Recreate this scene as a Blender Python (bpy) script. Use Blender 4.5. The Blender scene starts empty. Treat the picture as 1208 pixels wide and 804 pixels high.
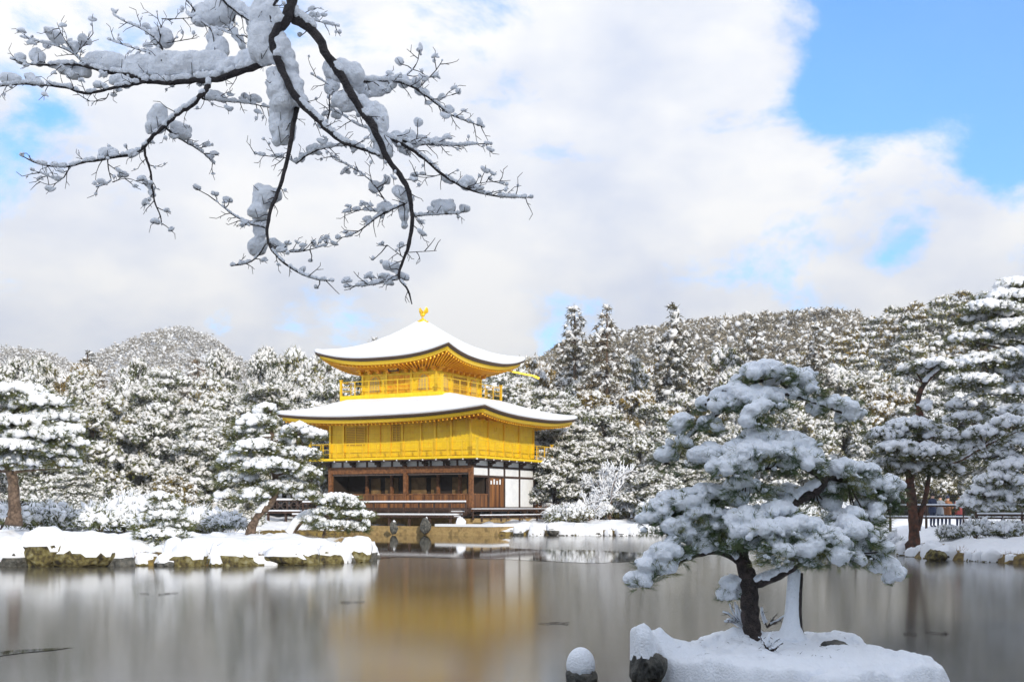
import bpy, math, random
import numpy as np
from mathutils import Vector, Matrix

# ------------------------------------------------------------------ camera, world, sun, exposure
F, HOR, EYE = 1400.0, 597.7, 1.8          # focal length in photo pixels, horizon row, eye height
sc = bpy.context.scene
COL = sc.collection
cam_d = bpy.data.cameras.new('camera'); cam = bpy.data.objects.new('camera', cam_d); COL.objects.link(cam)
cam.location = (0, 0, EYE); cam.rotation_euler = (math.radians(90), 0, 0)
cam_d.sensor_width = 36; cam_d.lens = 36*F/1208; cam_d.shift_y = (HOR-402)/1208
cam_d.clip_start = 0.05; cam_d.clip_end = 6000
sc.camera = cam
SUN_AZ, SUN_EL = math.radians(20), math.radians(21)    # azimuth to the right of straight behind the camera
SDIR = Vector((math.sin(SUN_AZ)*math.cos(SUN_EL), -math.cos(SUN_AZ)*math.cos(SUN_EL), math.sin(SUN_EL)))
sun_d = bpy.data.lights.new('sun', 'SUN'); sun_d.energy = 3.1; sun_d.angle = math.radians(0.5); sun_d.color = (1.0, 0.93, 0.82)
sun = bpy.data.objects.new('sun', sun_d); COL.objects.link(sun)
sun.rotation_euler = SDIR.to_track_quat('Z', 'Y').to_euler(); sun.location = (30, -60, 60)
sc.view_settings.view_transform = 'Standard'; sc.view_settings.look = 'None'
sc.view_settings.gamma = 1; sc.view_settings.exposure = 0.22; sc.view_settings.use_curve_mapping = False
sc.cycles.max_bounces = 6; sc.cycles.diffuse_bounces = 3; sc.cycles.glossy_bounces = 3
sc.cycles.transparent_max_bounces = 8; sc.cycles.volume_bounces = 0
sc.cycles.caustics_reflective = False; sc.cycles.caustics_refractive = False

w = bpy.data.worlds.new('World'); sc.world = w; w.use_nodes = True
nt = w.node_tree; nt.nodes.clear()
def N(t, **k):
    n = nt.nodes.new(t)
    for a, b in k.items(): setattr(n, a, b)
    return n
def L(a, b): nt.links.new(a, b)
def mth(op, a, b=None, clamp=False):
    n = N('ShaderNodeMath', operation=op); n.use_clamp = clamp
    for i, v in enumerate((a, b)):
        if v is None: continue
        if isinstance(v, (int, float)): n.inputs[i].default_value = v
        else: L(v, n.inputs[i])
    return n.outputs[0]
out = N('ShaderNodeOutputWorld'); bg = N('ShaderNodeBackground'); bg.inputs[1].default_value = 0.1; L(bg.outputs[0], out.inputs[0])
sky = N('ShaderNodeTexSky', sky_type='NISHITA'); sky.sun_disc = False
sky.sun_elevation = SUN_EL; sky.sun_rotation = math.pi-SUN_AZ; sky.air_density = 1.0; sky.dust_density = 0.3; sky.ozone_density = 2.5
tc = N('ShaderNodeTexCoord')
sep = N('ShaderNodeSeparateXYZ'); L(tc.outputs['Generated'], sep.inputs[0])
def dirpx(px, py): return Vector(((px-604)/F, 1.0, (HOR-py)/F)).normalized()
mp = N('ShaderNodeMapping'); mp.inputs['Scale'].default_value = (1.0, 1.0, 1.7); L(tc.outputs['Generated'], mp.inputs[0])
n1 = N('ShaderNodeTexNoise'); n1.inputs['Scale'].default_value = 6.0; n1.inputs['Detail'].default_value = 12; n1.inputs['Roughness'].default_value = 0.60
n1.inputs['Distortion'].default_value = 0.25; L(mp.outputs[0], n1.inputs['Vector'])
n2 = N('ShaderNodeTexNoise'); n2.inputs['Scale'].default_value = 7.5; n2.inputs['Detail'].default_value = 7; n2.inputs['Roughness'].default_value = 0.5; L(mp.outputs[0], n2.inputs['Vector'])
cov = None
# gaps in the cloud where the blue shows: (direction, radius, weight)
for px, py, r, wt in ((1175, 70, .06, .98), (1090, 45, .06, .85), (1200, 175, .035, 1.0), (985, 125, .04, 1.1), (1035, 85, .045, .95), (1050, 305, .022, .62), (1092, 268, .03, .55), (960, 40, .04, .5),
                      (40, 160, .07, .36), (60, 30, .07, .5), (260, 45, .06, .35), (500, 15, .05, .32), (640, 10, .06, .05), (1208, 20, .06, .5), (735, 45, .06, -.75), (975, 60, .04, -.25)):
    d = N('ShaderNodeVectorMath', operation='DISTANCE'); L(tc.outputs['Generated'], d.inputs[0]); d.inputs[1].default_value = dirpx(px, py)
    m = N('ShaderNodeMapRange', interpolation_type='SMOOTHSTEP'); m.inputs['From Min'].default_value = 0; m.inputs['From Max'].default_value = r*1.75
    m.inputs['To Min'].default_value = wt; m.inputs['To Max'].default_value = 0; L(d.outputs['Value'], m.inputs['Value'])
    cov = m.outputs[0] if cov is None else mth('ADD', cov, m.outputs[0])
# overhead and behind the camera the sky is mostly clear
back = N('ShaderNodeMapRange', interpolation_type='SMOOTHSTEP'); back.inputs['From Min'].default_value = 0.62; back.inputs['From Max'].default_value = 0.15
back.inputs['To Min'].default_value = 0; back.inputs['To Max'].default_value = .32; L(sep.outputs['Y'], back.inputs['Value'])
cov = mth('ADD', cov, back.outputs[0])
nz = mth('MULTIPLY', mth('SUBTRACT', n1.outputs['Fac'], 0.5), 4.4)
gap = mth('SUBTRACT', mth('SUBTRACT', cov, .06), mth('ADD', nz, mth('MULTIPLY', mth('SUBTRACT', n2.outputs['Fac'], .5), 1.0)))
cm = N('ShaderNodeMapRange', interpolation_type='SMOOTHSTEP'); cm.inputs['From Min'].default_value = 0.2; cm.inputs['From Max'].default_value = 1.0
cm.inputs['To Min'].default_value = 1.0; cm.inputs['To Max'].default_value = 0.05; L(gap, cm.inputs['Value'])
cr = N('ShaderNodeValToRGB'); L(n2.outputs['Fac'], cr.inputs[0])
cr.color_ramp.elements[0].position = 0.33; cr.color_ramp.elements[0].color = (0.70, 0.76, 0.90, 1)
cr.color_ramp.elements[1].position = 0.62; cr.color_ramp.elements[1].color = (1.0, 1.0, 1.0, 1)
sc1 = N('ShaderNodeVectorMath', operation='SCALE'); L(cr.outputs[0], sc1.inputs[0])
low = N('ShaderNodeMapRange', interpolation_type='SMOOTHSTEP'); low.inputs['From Min'].default_value = .06; low.inputs['From Max'].default_value = .30; low.inputs['To Min'].default_value = 7.7; low.inputs['To Max'].default_value = 9.8; L(sep.outputs['Z'], low.inputs['Value']); L(low.outputs[0], sc1.inputs['Scale'])
sk = N('ShaderNodeVectorMath', operation='MULTIPLY'); L(sky.outputs[0], sk.inputs[0]); sk.inputs[1].default_value = (.66, 1.62, 2.45)
mx = N('ShaderNodeMix', data_type='RGBA'); L(cm.outputs[0], mx.inputs[0]); L(sk.outputs[0], mx.inputs[6]); L(sc1.outputs[0], mx.inputs[7])
L(mx.outputs[2], bg.inputs[0])

# ------------------------------------------------------------------ helpers
def P3(px, py, Y): return np.array(((px-604)/F*Y, Y, EYE+(HOR-py)/F*Y))
def ground_pt(px, py, z=0.0):
    Y = (EYE-z)*F/(py-HOR); return ((px-604)/F*Y, Y)

def ico(sub):
    import bmesh
    bm = bmesh.new(); bmesh.ops.create_icosphere(bm, subdivisions=sub, radius=1)
    v = np.array([x.co[:] for x in bm.verts]); f = np.array([[q.index for q in p.verts] for p in bm.faces]); bm.free()
    return v, f
ICO = {i: ico(i) for i in (1, 2, 3, 4)}

class MB:
    """collects vertices and faces (triangles or quads), built as ONE mesh object"""
    def __init__(s): s.v = []; s.t = []; s.q = []; s.n = 0; s.mt = []; s.mq = []
    def add(s, v, f, m=0):
        v = np.asarray(v, float).reshape(-1, 3); f = np.asarray(f, np.int64)
        if len(f) == 0: return
        (s.t if f.shape[1] == 3 else s.q).append(f+s.n); (s.mt if f.shape[1] == 3 else s.mq).append(np.full(len(f), m)); s.v.append(v); s.n += len(v)
    def blobs(s, c, r, sub=1, jit=.12, rng=None, m=0, rot=True, tilt=0):
        c = np.asarray(c, float).reshape(-1, 3); n = len(c)
        if n == 0: return
        r = np.asarray(r, float); r = np.broadcast_to(r.reshape(n, -1) if r.ndim else r, (n, 3))
        tv, tf = ICO[sub]; a = rng.uniform(0, 2*np.pi, n) if rot else np.zeros(n)
        v = tv[None]*(1+rng.uniform(-jit, jit, (n, len(tv), 1)))
        ca, sa = np.cos(a)[:, None], np.sin(a)[:, None]
        x = v[..., 0]*ca-v[..., 1]*sa; y = v[..., 0]*sa+v[..., 1]*ca
        v = np.stack([x, y, v[..., 2]], -1)*r[:, None, :]
        if tilt: v[..., 2] += v[..., 0]*rng.normal(size=(n, 1))*tilt+v[..., 1]*rng.normal(size=(n, 1))*tilt
        v = v+c[:, None, :]
        f = tf[None]+(np.arange(n)*len(tv))[:, None, None]
        s.add(v, f.reshape(-1, 3), m)
    def blades(s, c, d, ln, wd, rng, m=0):
        """thin triangular blades from c along d"""
        c = np.asarray(c, float); n = len(c)
        if n == 0: return
        d = d/np.linalg.norm(d, axis=1, keepdims=True)
        sd = np.cross(d, rng.normal(size=(n, 3))); sd /= np.linalg.norm(sd, axis=1, keepdims=True)+1e-9
        ln = np.broadcast_to(ln, n)[:, None]; wd = np.broadcast_to(wd, n)[:, None]
        v = np.stack([c-sd*wd*.5, c+sd*wd*.5, c+d*ln], 1)
        s.add(v, np.arange(3*n).reshape(n, 3), m)
    def tube(s, pts, rad, sides=8, m=0, cap=True):
        pts = np.asarray(pts, float); k = len(pts); rad = np.broadcast_to(rad, k)
        tg = np.gradient(pts, axis=0); tg /= np.linalg.norm(tg, axis=1, keepdims=True)+1e-9
        ref = np.array([0.13, 0.97, 0.2]) if abs(tg[0][1]) < .8 else np.array([1, 0, 0.1])
        a = np.cross(tg, ref); a /= np.linalg.norm(a, axis=1, keepdims=True)+1e-9; b = np.cross(tg, a)
        th = np.linspace(0, 2*np.pi, sides, endpoint=False)
        v = pts[:, None]+rad[:, None, None]*(np.cos(th)[None, :, None]*a[:, None]+np.sin(th)[None, :, None]*b[:, None])
        i = np.arange(k-1)[:, None]*sides; j = np.arange(sides)[None]; jn = (j+1) % sides
        q = np.stack([i+j, i+jn, i+sides+jn, i+sides+j], -1).reshape(-1, 4)
        base = s.n; s.add(v, q, m)
        if cap:
            for e, ring in ((0, 0), (1, (k-1)*sides)):
                s.add([pts[0 if e == 0 else -1]], np.zeros((0, 3))); 
                s.v.append(pts[[0 if e == 0 else -1]]); ci = s.n; s.n += 1
                fr = np.stack([base+ring+j[0], base+ring+jn[0], np.full(sides, ci)], -1)
                s.t.append(fr if e else fr[:, ::-1]); s.mt.append(np.full(sides, m))
    def box(s, x0, x1, y0, y1, z0, z1, m=0, M=None):
        v = np.array([[x, y, z] for z in (z0, z1) for y in (y0, y1) for x in (x0, x1)], float)
        if M is not None: v = v@M[:3, :3].T+M[:3, 3]
        s.add(v, [[0, 2, 3, 1], [4, 5, 7, 6], [0, 1, 5, 4], [2, 6, 7, 3], [0, 4, 6, 2], [1, 3, 7, 5]], m)
    def bar(s, p, q, w, h, m=0):
        """rectangular bar from p to q; w across, h up"""
        p = np.array(p, float); q = np.array(q, float); d = q-p; Ln = np.linalg.norm(d); d /= Ln
        up = np.array([0, 0, 1.]) if abs(d[2]) < .95 else np.array([1., 0, 0])
        sd = np.cross(d, up); sd /= np.linalg.norm(sd); up = np.cross(sd, d)
        v = [p+sd*a*w/2+up*b*h/2+d*c*Ln for c in (0, 1) for b in (-1, 1) for a in (-1, 1)]
        s.add(v, [[0, 2, 3, 1], [4, 5, 7, 6], [0, 1, 5, 4], [2, 6, 7, 3], [0, 4, 6, 2], [1, 3, 7, 5]], m)
    def mesh(s, name, mats, smooth=False):
        me = bpy.data.meshes.new(name)
        v = np.concatenate(s.v); t = np.concatenate(s.t) if s.t else np.zeros((0, 3), int); q = np.concatenate(s.q) if s.q else np.zeros((0, 4), int)
        me.vertices.add(len(v)); me.vertices.foreach_set('co', v.astype(np.float32).ravel())
        nl = t.size+q.size; me.loops.add(nl); me.loops.foreach_set('vertex_index', np.concatenate([t.ravel(), q.ravel()]).astype(np.int32))
        nf = len(t)+len(q); me.polygons.add(nf)
        st = np.concatenate([np.arange(len(t))*3, t.size+np.arange(len(q))*4]).astype(np.int32)
        me.polygons.foreach_set('loop_start', st)
        me.polygons.foreach_set('material_index', np.concatenate(s.mt+s.mq).astype(np.int32))
        me.polygons.foreach_set('use_smooth', np.full(nf, smooth))
        me.update(calc_edges=True); me.validate()
        for m in (mats if isinstance(mats, (list, tuple)) else [mats]): me.materials.append(m)
        return me
    def build(s, name, mats, parent=None, smooth=False):
        o = bpy.data.objects.new(name, s.mesh(name, mats, smooth)); COL.objects.link(o)
        if parent: o.parent = parent
        return o

def tag(o, label=None, cat=None, group=None, kind=None):
    if label: o['label'] = label
    if cat: o['category'] = cat
    if group: o['group'] = group
    if kind: o['kind'] = kind
    return o
def empty(name, loc=(0, 0, 0), rz=0, **k):
    o = bpy.data.objects.new(name, None); COL.objects.link(o); o.location = loc; o.rotation_euler = (0, 0, rz); o.empty_display_size = .3
    return tag(o, **k)
def copy_tree(o, parent=None):
    c = o.copy(); COL.objects.link(c); c.parent = parent
    for ch in list(o.children): copy_tree(ch, c)
    return c

def vnoise(x, y, seed=0):
    """smooth value noise, vectorised"""
    xi = np.floor(x).astype(np.int64); yi = np.floor(y).astype(np.int64); fx = x-xi; fy = y-yi
    fx = fx*fx*(3-2*fx); fy = fy*fy*(3-2*fy)
    def h(a, b):
        n = (a*374761393+b*668265263+seed*982451653) & 0xffffffff
        n = ((n ^ (n >> 13))*1274126177) & 0xffffffff
        return ((n ^ (n >> 16)) & 0xffff)/65535.0
    return (h(xi, yi)*(1-fx)+h(xi+1, yi)*fx)*(1-fy)+(h(xi, yi+1)*(1-fx)+h(xi+1, yi+1)*fx)*fy
def fbm(x, y, seed=0, o=4):
    r = 0; a = .5
    for i in range(o): r = r+a*vnoise(x*2**i, y*2**i, seed+i*17); a *= .5
    return r

# ------------------------------------------------------------------ materials
def mat(name, col, rough=.7, metal=0., var=None, vscale=4., bump=0., bscale=20., spec=.5, detail=4., objvar=0., coord='Object'):
    m = bpy.data.materials.new(name); m.use_nodes = True; t = m.node_tree; b = t.nodes['Principled BSDF']
    b.inputs['Base Color'].default_value = (*col, 1); b.inputs['Roughness'].default_value = rough; b.inputs['Metallic'].default_value = metal
    b.inputs['Specular IOR Level'].default_value = spec
    c = t.nodes.new('ShaderNodeTexCoord'); cur = None
    if var is not None:
        n = t.nodes.new('ShaderNodeTexNoise'); n.inputs['Scale'].default_value = vscale; n.inputs['Detail'].default_value = detail
        t.links.new(c.outputs[coord], n.inputs['Vector'])
        r = t.nodes.new('ShaderNodeValToRGB'); t.links.new(n.outputs['Fac'], r.inputs[0])
        cols = [col]+list(var); k = len(cols)
        r.color_ramp.elements[0].position = .34; r.color_ramp.elements[0].color = (*cols[0], 1)
        r.color_ramp.elements[1].position = .66; r.color_ramp.elements[1].color = (*cols[-1], 1)
        for i in range(1, k-1):
            e = r.color_ramp.elements.new(.34+.32*i/(k-1)); e.color = (*cols[i], 1)
        cur = r.outputs[0]
    if objvar:
        oi = t.nodes.new('ShaderNodeObjectInfo'); hs = t.nodes.new('ShaderNodeHueSaturation')
        mr = t.nodes.new('ShaderNodeMapRange'); mr.inputs['To Min'].default_value = 1-objvar; mr.inputs['To Max'].default_value = 1+objvar; t.links.new(oi.outputs['Random'], mr.inputs['Value'])
        mr2 = t.nodes.new('ShaderNodeMapRange'); mr2.inputs['To Min'].default_value = .5+objvar*.06; mr2.inputs['To Max'].default_value = .5-objvar*.06; t.links.new(oi.outputs['Random'], mr2.inputs['Value'])
        t.links.new(mr.outputs[0], hs.inputs['Value']); t.links.new(mr2.outputs[0], hs.inputs['Hue'])
        if cur: t.links.new(cur, hs.inputs['Color'])
        else: hs.inputs['Color'].default_value = (*col, 1)
        cur = hs.outputs[0]
    if cur: t.links.new(cur, b.inputs['Base Color'])
    if bump:
        n = t.nodes.new('ShaderNodeTexNoise'); n.inputs['Scale'].default_value = bscale; n.inputs['Detail'].default_value = 6
        t.links.new(c.outputs[coord], n.inputs['Vector'])
        bp = t.nodes.new('ShaderNodeBump'); bp.inputs['Strength'].default_value = bump; bp.inputs['Distance'].default_value = .05
        t.links.new(n.outputs['Fac'], bp.inputs['Height']); t.links.new(bp.outputs[0], b.inputs['Normal'])
    return m
M = {}
M['snow'] = mat('snow', (.84, .86, .90), .75, bump=.35, bscale=30, spec=.3)
M['snow_far'] = mat('snow_far', (.80, .80, .80), .8, spec=.2, var=[(.68, .67, .66), (.84, .85, .87)], vscale=.25)
M['snow_shade_blue'] = mat('snow_shade_blue', (.87, .91, .97), .7, bump=.5, bscale=45, spec=.3)  # near snow: blue of the shade tinted into the base colour, snow itself neutral
M['leaf'] = mat('leaf', (.05, .068, .022), .55, var=[(.095, .105, .026), (.20, .17, .04)], vscale=1.1, objvar=.5)
M['leaf_conifer'] = mat('leaf_conifer', (.06, .06, .034), .6, var=[(.10, .082, .042), (.15, .115, .06)], vscale=1.2, objvar=.4)
M['leaf_gold'] = mat('leaf_gold', (.10, .085, .018), .55, var=[(.17, .13, .02), (.24, .17, .03)], vscale=1.0, objvar=.4)
M['leaf_tan'] = mat('leaf_tan', (.15, .125, .085), .8, var=[(.22, .19, .13), (.30, .25, .17)], vscale=.08)
M['needle'] = mat('needle', (.045, .065, .022), .5, var=[(.09, .105, .028), (.17, .16, .04)], vscale=3.)
M['needle_near'] = mat('needle_near', (.05, .085, .038), .45, var=[(.09, .14, .05), (.22, .22, .06)], vscale=5.)
M['bark'] = mat('bark', (.06, .04, .028), .9, var=[(.12, .08, .055), (.2, .14, .10)], vscale=9, bump=.9, bscale=30)
M['bark_red'] = mat('bark_red', (.035, .022, .016), .85, var=[(.085, .04, .025), (.16, .06, .035)], vscale=5, bump=.9, bscale=22)
M['bark_dark'] = mat('bark_dark', (.022, .017, .015), .85, var=[(.04, .03, .026), (.075, .055, .05)], vscale=14, bump=1.0, bscale=45)
M['branch'] = mat('branch', (.020, .017, .020), .8, var=[(.035, .03, .032), (.06, .05, .05)], vscale=20, bump=.6, bscale=80)
M['rock'] = mat('rock', (.025, .02, .012), .9, var=[(.08, .062, .022), (.15, .125, .04), (.22, .20, .11)], vscale=6, bump=1.0, bscale=9, detail=8)
M['rock_dark'] = mat('rock_dark', (.035, .035, .033), .85, var=[(.09, .09, .08), (.15, .14, .12)], vscale=7.0, bump=1.0, bscale=18, detail=8)
M['gold'] = mat('gold', (.95, .62, .005), .38, metal=.12, var=[(.98, .68, .010), (.92, .57, .006)], vscale=2.5, bump=.12, bscale=14, spec=.5)
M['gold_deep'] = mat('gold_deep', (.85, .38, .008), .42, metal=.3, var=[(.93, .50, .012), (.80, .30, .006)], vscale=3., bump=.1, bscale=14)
M['gold_trim'] = mat('gold_trim', (.93, .60, .03), .33, metal=.45)
M['shingle'] = mat('shingle', (.035, .022, .015), .8, var=[(.07, .04, .022), (.10, .06, .03)], vscale=20)
M['wood'] = mat('wood', (.11, .042, .014), .65, var=[(.19, .075, .024), (.26, .11, .036)], vscale=6, bump=.3, bscale=40)
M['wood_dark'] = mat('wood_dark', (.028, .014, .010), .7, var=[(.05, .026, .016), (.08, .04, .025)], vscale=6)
M['wood_grey'] = mat('wood_grey', (.07, .05, .045), .8, var=[(.12, .09, .08), (.16, .12, .10)], vscale=8)
M['plaster'] = mat('plaster', (.80, .80, .79), .85, var=[(.84, .84, .83), (.76, .76, .76)], vscale=1.5)
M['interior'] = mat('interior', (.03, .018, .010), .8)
M['screen'] = mat('screen', (.22, .13, .05), .8, var=[(.15, .085, .03), (.3, .18, .07)], vscale=1.3)
M['window_pale'] = mat('window_pale', (.62, .44, .14), .6)
M['stone_tan'] = mat('stone_tan', (.30, .20, .08), .9, var=[(.42, .29, .12), (.22, .15, .06)], vscale=2.2, bump=.6, bscale=8)
M['gold_recess'] = mat('gold_recess', (.50, .27, .012), .6)
M['bush_brown'] = mat('bush_brown', (.16, .07, .03), .8, var=[(.22, .10, .04), (.10, .05, .03)], vscale=3)
for nme, c in (('coat_navy', (.02, .03, .07)), ('coat_orange', (.24, .10, .04)), ('coat_grey', (.22, .24, .27)), ('coat_pink', (.55, .02, .20)), ('coat_red', (.20, .03, .03)),
               ('skin', (.55, .33, .24)), ('hair', (.015, .012, .01))): M[nme] = mat(nme, c, .8)

def leaf_squares(m):
    t = m.node_tree; b = t.nodes['Principled BSDF']; src = b.inputs['Base Color'].links[0].from_socket
    c = t.nodes.new('ShaderNodeTexCoord'); s_ = t.nodes.new('ShaderNodeSeparateXYZ'); t.links.new(c.outputs['Object'], s_.inputs[0])
    a = t.nodes.new('ShaderNodeMath'); t.links.new(s_.outputs[0], a.inputs[0]); t.links.new(s_.outputs[1], a.inputs[1]); cb = t.nodes.new('ShaderNodeCombineXYZ'); t.links.new(a.outputs[0], cb.inputs[0]); t.links.new(s_.outputs[2], cb.inputs[1])
    br = t.nodes.new('ShaderNodeTexBrick'); br.offset = 0; br.inputs['Scale'].default_value = 1.0; br.inputs['Brick Width'].default_value = .36; br.inputs['Row Height'].default_value = .36; br.inputs['Mortar Size'].default_value = .012
    br.inputs['Color1'].default_value = (1, 1, 1, 1); br.inputs['Color2'].default_value = (.88, .86, .8, 1); br.inputs['Mortar'].default_value = (.78, .74, .66, 1); t.links.new(cb.outputs[0], br.inputs['Vector'])
    mx = t.nodes.new('ShaderNodeMix'); mx.data_type = 'RGBA'; mx.blend_type = 'MULTIPLY'; mx.inputs[0].default_value = .75; t.links.new(src, mx.inputs[6]); t.links.new(br.outputs[0], mx.inputs[7]); t.links.new(mx.outputs[2], b.inputs['Base Color'])
    n = t.nodes.new('ShaderNodeTexNoise'); n.inputs['Scale'].default_value = 1.2; n.inputs['Detail'].default_value = 5; t.links.new(c.outputs['Object'], n.inputs['Vector'])
    r = t.nodes.new('ShaderNodeMapRange'); r.inputs['From Min'].default_value = .35; r.inputs['From Max'].default_value = .65; r.inputs['To Min'].default_value = .26; r.inputs['To Max'].default_value = .5; t.links.new(n.outputs['Fac'], r.inputs['Value']); t.links.new(r.outputs[0], b.inputs['Roughness'])
leaf_squares(M['gold'])

# bamboo-like plank material for the 1st floor panels: vertical boards
def planks(name, c1, c2, scale):
    m = mat(name, c1, .6); t = m.node_tree; b = t.nodes['Principled BSDF']
    c = t.nodes.new('ShaderNodeTexCoord'); wv = t.nodes.new('ShaderNodeTexNoise'); mp = t.nodes.new('ShaderNodeMapping'); mp.inputs['Scale'].default_value = (scale, scale, .35)
    t.links.new(c.outputs['Object'], mp.inputs[0]); t.links.new(mp.outputs[0], wv.inputs['Vector']); wv.inputs['Scale'].default_value = 1; wv.inputs['Detail'].default_value = 3
    r = t.nodes.new('ShaderNodeValToRGB'); r.color_ramp.elements[0].position = .35; r.color_ramp.elements[0].color = (*c1, 1); r.color_ramp.elements[1].position = .68; r.color_ramp.elements[1].color = (*c2, 1)
    t.links.new(wv.outputs['Fac'], r.inputs[0]); t.links.new(r.outputs[0], b.inputs['Base Color']); return m
M['planks'] = planks('planks', (.07, .025, .010), (.30, .125, .035), 5)

# snow ground: snow with bare mossy soil close to the water line
def ground_mat():
    m = bpy.data.materials.new('snow_ground'); m.use_nodes = True; t = m.node_tree; b = t.nodes['Principled BSDF']; b.inputs['Roughness'].default_value = .8
    g = t.nodes.new('ShaderNodeNewGeometry'); s = t.nodes.new('ShaderNodeSeparateXYZ'); t.links.new(g.outputs['Position'], s.inputs[0])
    n = t.nodes.new('ShaderNodeTexNoise'); n.inputs['Scale'].default_value = 1.6; n.inputs['Detail'].default_value = 6; t.links.new(g.outputs['Position'], n.inputs['Vector'])
    a = t.nodes.new('ShaderNodeMath'); a.operation = 'MULTIPLY_ADD'; t.links.new(n.outputs['Fac'], a.inputs[0]); a.inputs[1].default_value = -.55; t.links.new(s.outputs['Z'], a.inputs[2])
    mr = t.nodes.new('ShaderNodeMapRange'); mr.inputs['From Min'].default_value = .0; mr.inputs['From Max'].default_value = .05; t.links.new(a.outputs[0], mr.inputs['Value'])
    n2 = t.nodes.new('ShaderNodeTexNoise'); n2.inputs['Scale'].default_value = 5; n2.inputs['Detail'].default_value = 8; t.links.new(g.outputs['Position'], n2.inputs['Vector'])
    r = t.nodes.new('ShaderNodeValToRGB'); r.color_ramp.elements[0].position = .35; r.color_ramp.elements[0].color = (.05, .03, .012, 1); r.color_ramp.elements[1].position = .65; r.color_ramp.elements[1].color = (.24, .17, .04, 1)
    t.links.new(n2.outputs['Fac'], r.inputs[0])
    # far slopes: patches of bare brown woodland floor
    n3 = t.nodes.new('ShaderNodeTexNoise'); n3.inputs['Scale'].default_value = .12; n3.inputs['Detail'].default_value = 9; n3.inputs['Roughness'].default_value = .75; t.links.new(g.outputs['Position'], n3.inputs['Vector'])
    r3 = t.nodes.new('ShaderNodeValToRGB'); r3.color_ramp.elements[0].position = .47; r3.color_ramp.elements[0].color = (.84, .86, .9, 1); r3.color_ramp.elements[1].position = .56; r3.color_ramp.elements[1].color = (.16, .14, .10, 1)
    t.links.new(n3.outputs['Fac'], r3.inputs[0])
    far = t.nodes.new('ShaderNodeMapRange'); far.inputs['From Min'].default_value = 88; far.inputs['From Max'].default_value = 110; t.links.new(s.outputs['Y'], far.inputs['Value'])
    mf = t.nodes.new('ShaderNodeMix'); mf.data_type = 'RGBA'; t.links.new(far.outputs[0], mf.inputs[0]); mf.inputs[6].default_value = (.85, .87, .91, 1); t.links.new(r3.outputs[0], mf.inputs[7])
    mx = t.nodes.new('ShaderNodeMix'); mx.data_type = 'RGBA'; t.links.new(mr.outputs[0], mx.inputs[0]); t.links.new(r.outputs[0], mx.inputs[6]); t.links.new(mf.outputs[2], mx.inputs[7])
    t.links.new(mx.outputs[2], b.inputs['Base Color'])
    bp = t.nodes.new('ShaderNodeBump'); bp.inputs['Strength'].default_value = .5; bp.inputs['Distance'].default_value = .12; t.links.new(n2.outputs['Fac'], bp.inputs['Height']); t.links.new(bp.outputs[0], b.inputs['Normal'])
    return m
M['ground'] = ground_mat()

def water_mat(name, col, rough, bump, bs, col2=None):
    m = bpy.data.materials.new(name); m.use_nodes = True; t = m.node_tree; b = t.nodes['Principled BSDF']
    b.inputs['Base Color'].default_value = (*col, 1); b.inputs['Roughness'].default_value = rough; b.inputs['IOR'].default_value = 1.37; b.inputs['Specular IOR Level'].default_value = .5
    g = t.nodes.new('ShaderNodeNewGeometry')
    if col2:
        n = t.nodes.new('ShaderNodeTexNoise'); n.inputs['Scale'].default_value = .16; n.inputs['Detail'].default_value = 6; t.links.new(g.outputs['Position'], n.inputs['Vector'])
        r = t.nodes.new('ShaderNodeValToRGB'); r.color_ramp.elements[0].position = .35; r.color_ramp.elements[0].color = (*col, 1); r.color_ramp.elements[1].position = .65; r.color_ramp.elements[1].color = (*col2, 1)
        t.links.new(n.outputs['Fac'], r.inputs[0]); t.links.new(r.outputs[0], b.inputs['Base Color'])
        rr = t.nodes.new('ShaderNodeMapRange'); rr.inputs['To Min'].default_value = rough*.85; rr.inputs['To Max'].default_value = rough*1.2; t.links.new(n.outputs['Fac'], rr.inputs['Value']); t.links.new(rr.outputs[0], b.inputs['Roughness'])
    n = t.nodes.new('ShaderNodeTexNoise'); n.inputs['Scale'].default_value = bs; n.inputs['Detail'].default_value = 3; t.links.new(g.outputs['Position'], n.inputs['Vector'])
    bp = t.nodes.new('ShaderNodeBump'); bp.inputs['Strength'].default_value = bump; bp.inputs['Distance'].default_value = .02; t.links.new(n.outputs['Fac'], bp.inputs['Height']); t.links.new(bp.outputs[0], b.inputs['Normal'])
    return m
M['ice'] = water_mat('ice', (.052, .048, .038), .12, .035, .8, (.088, .08, .06))
M['water'] = water_mat('water', (.03, .028, .018), .035, .05, 2.0)

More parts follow.
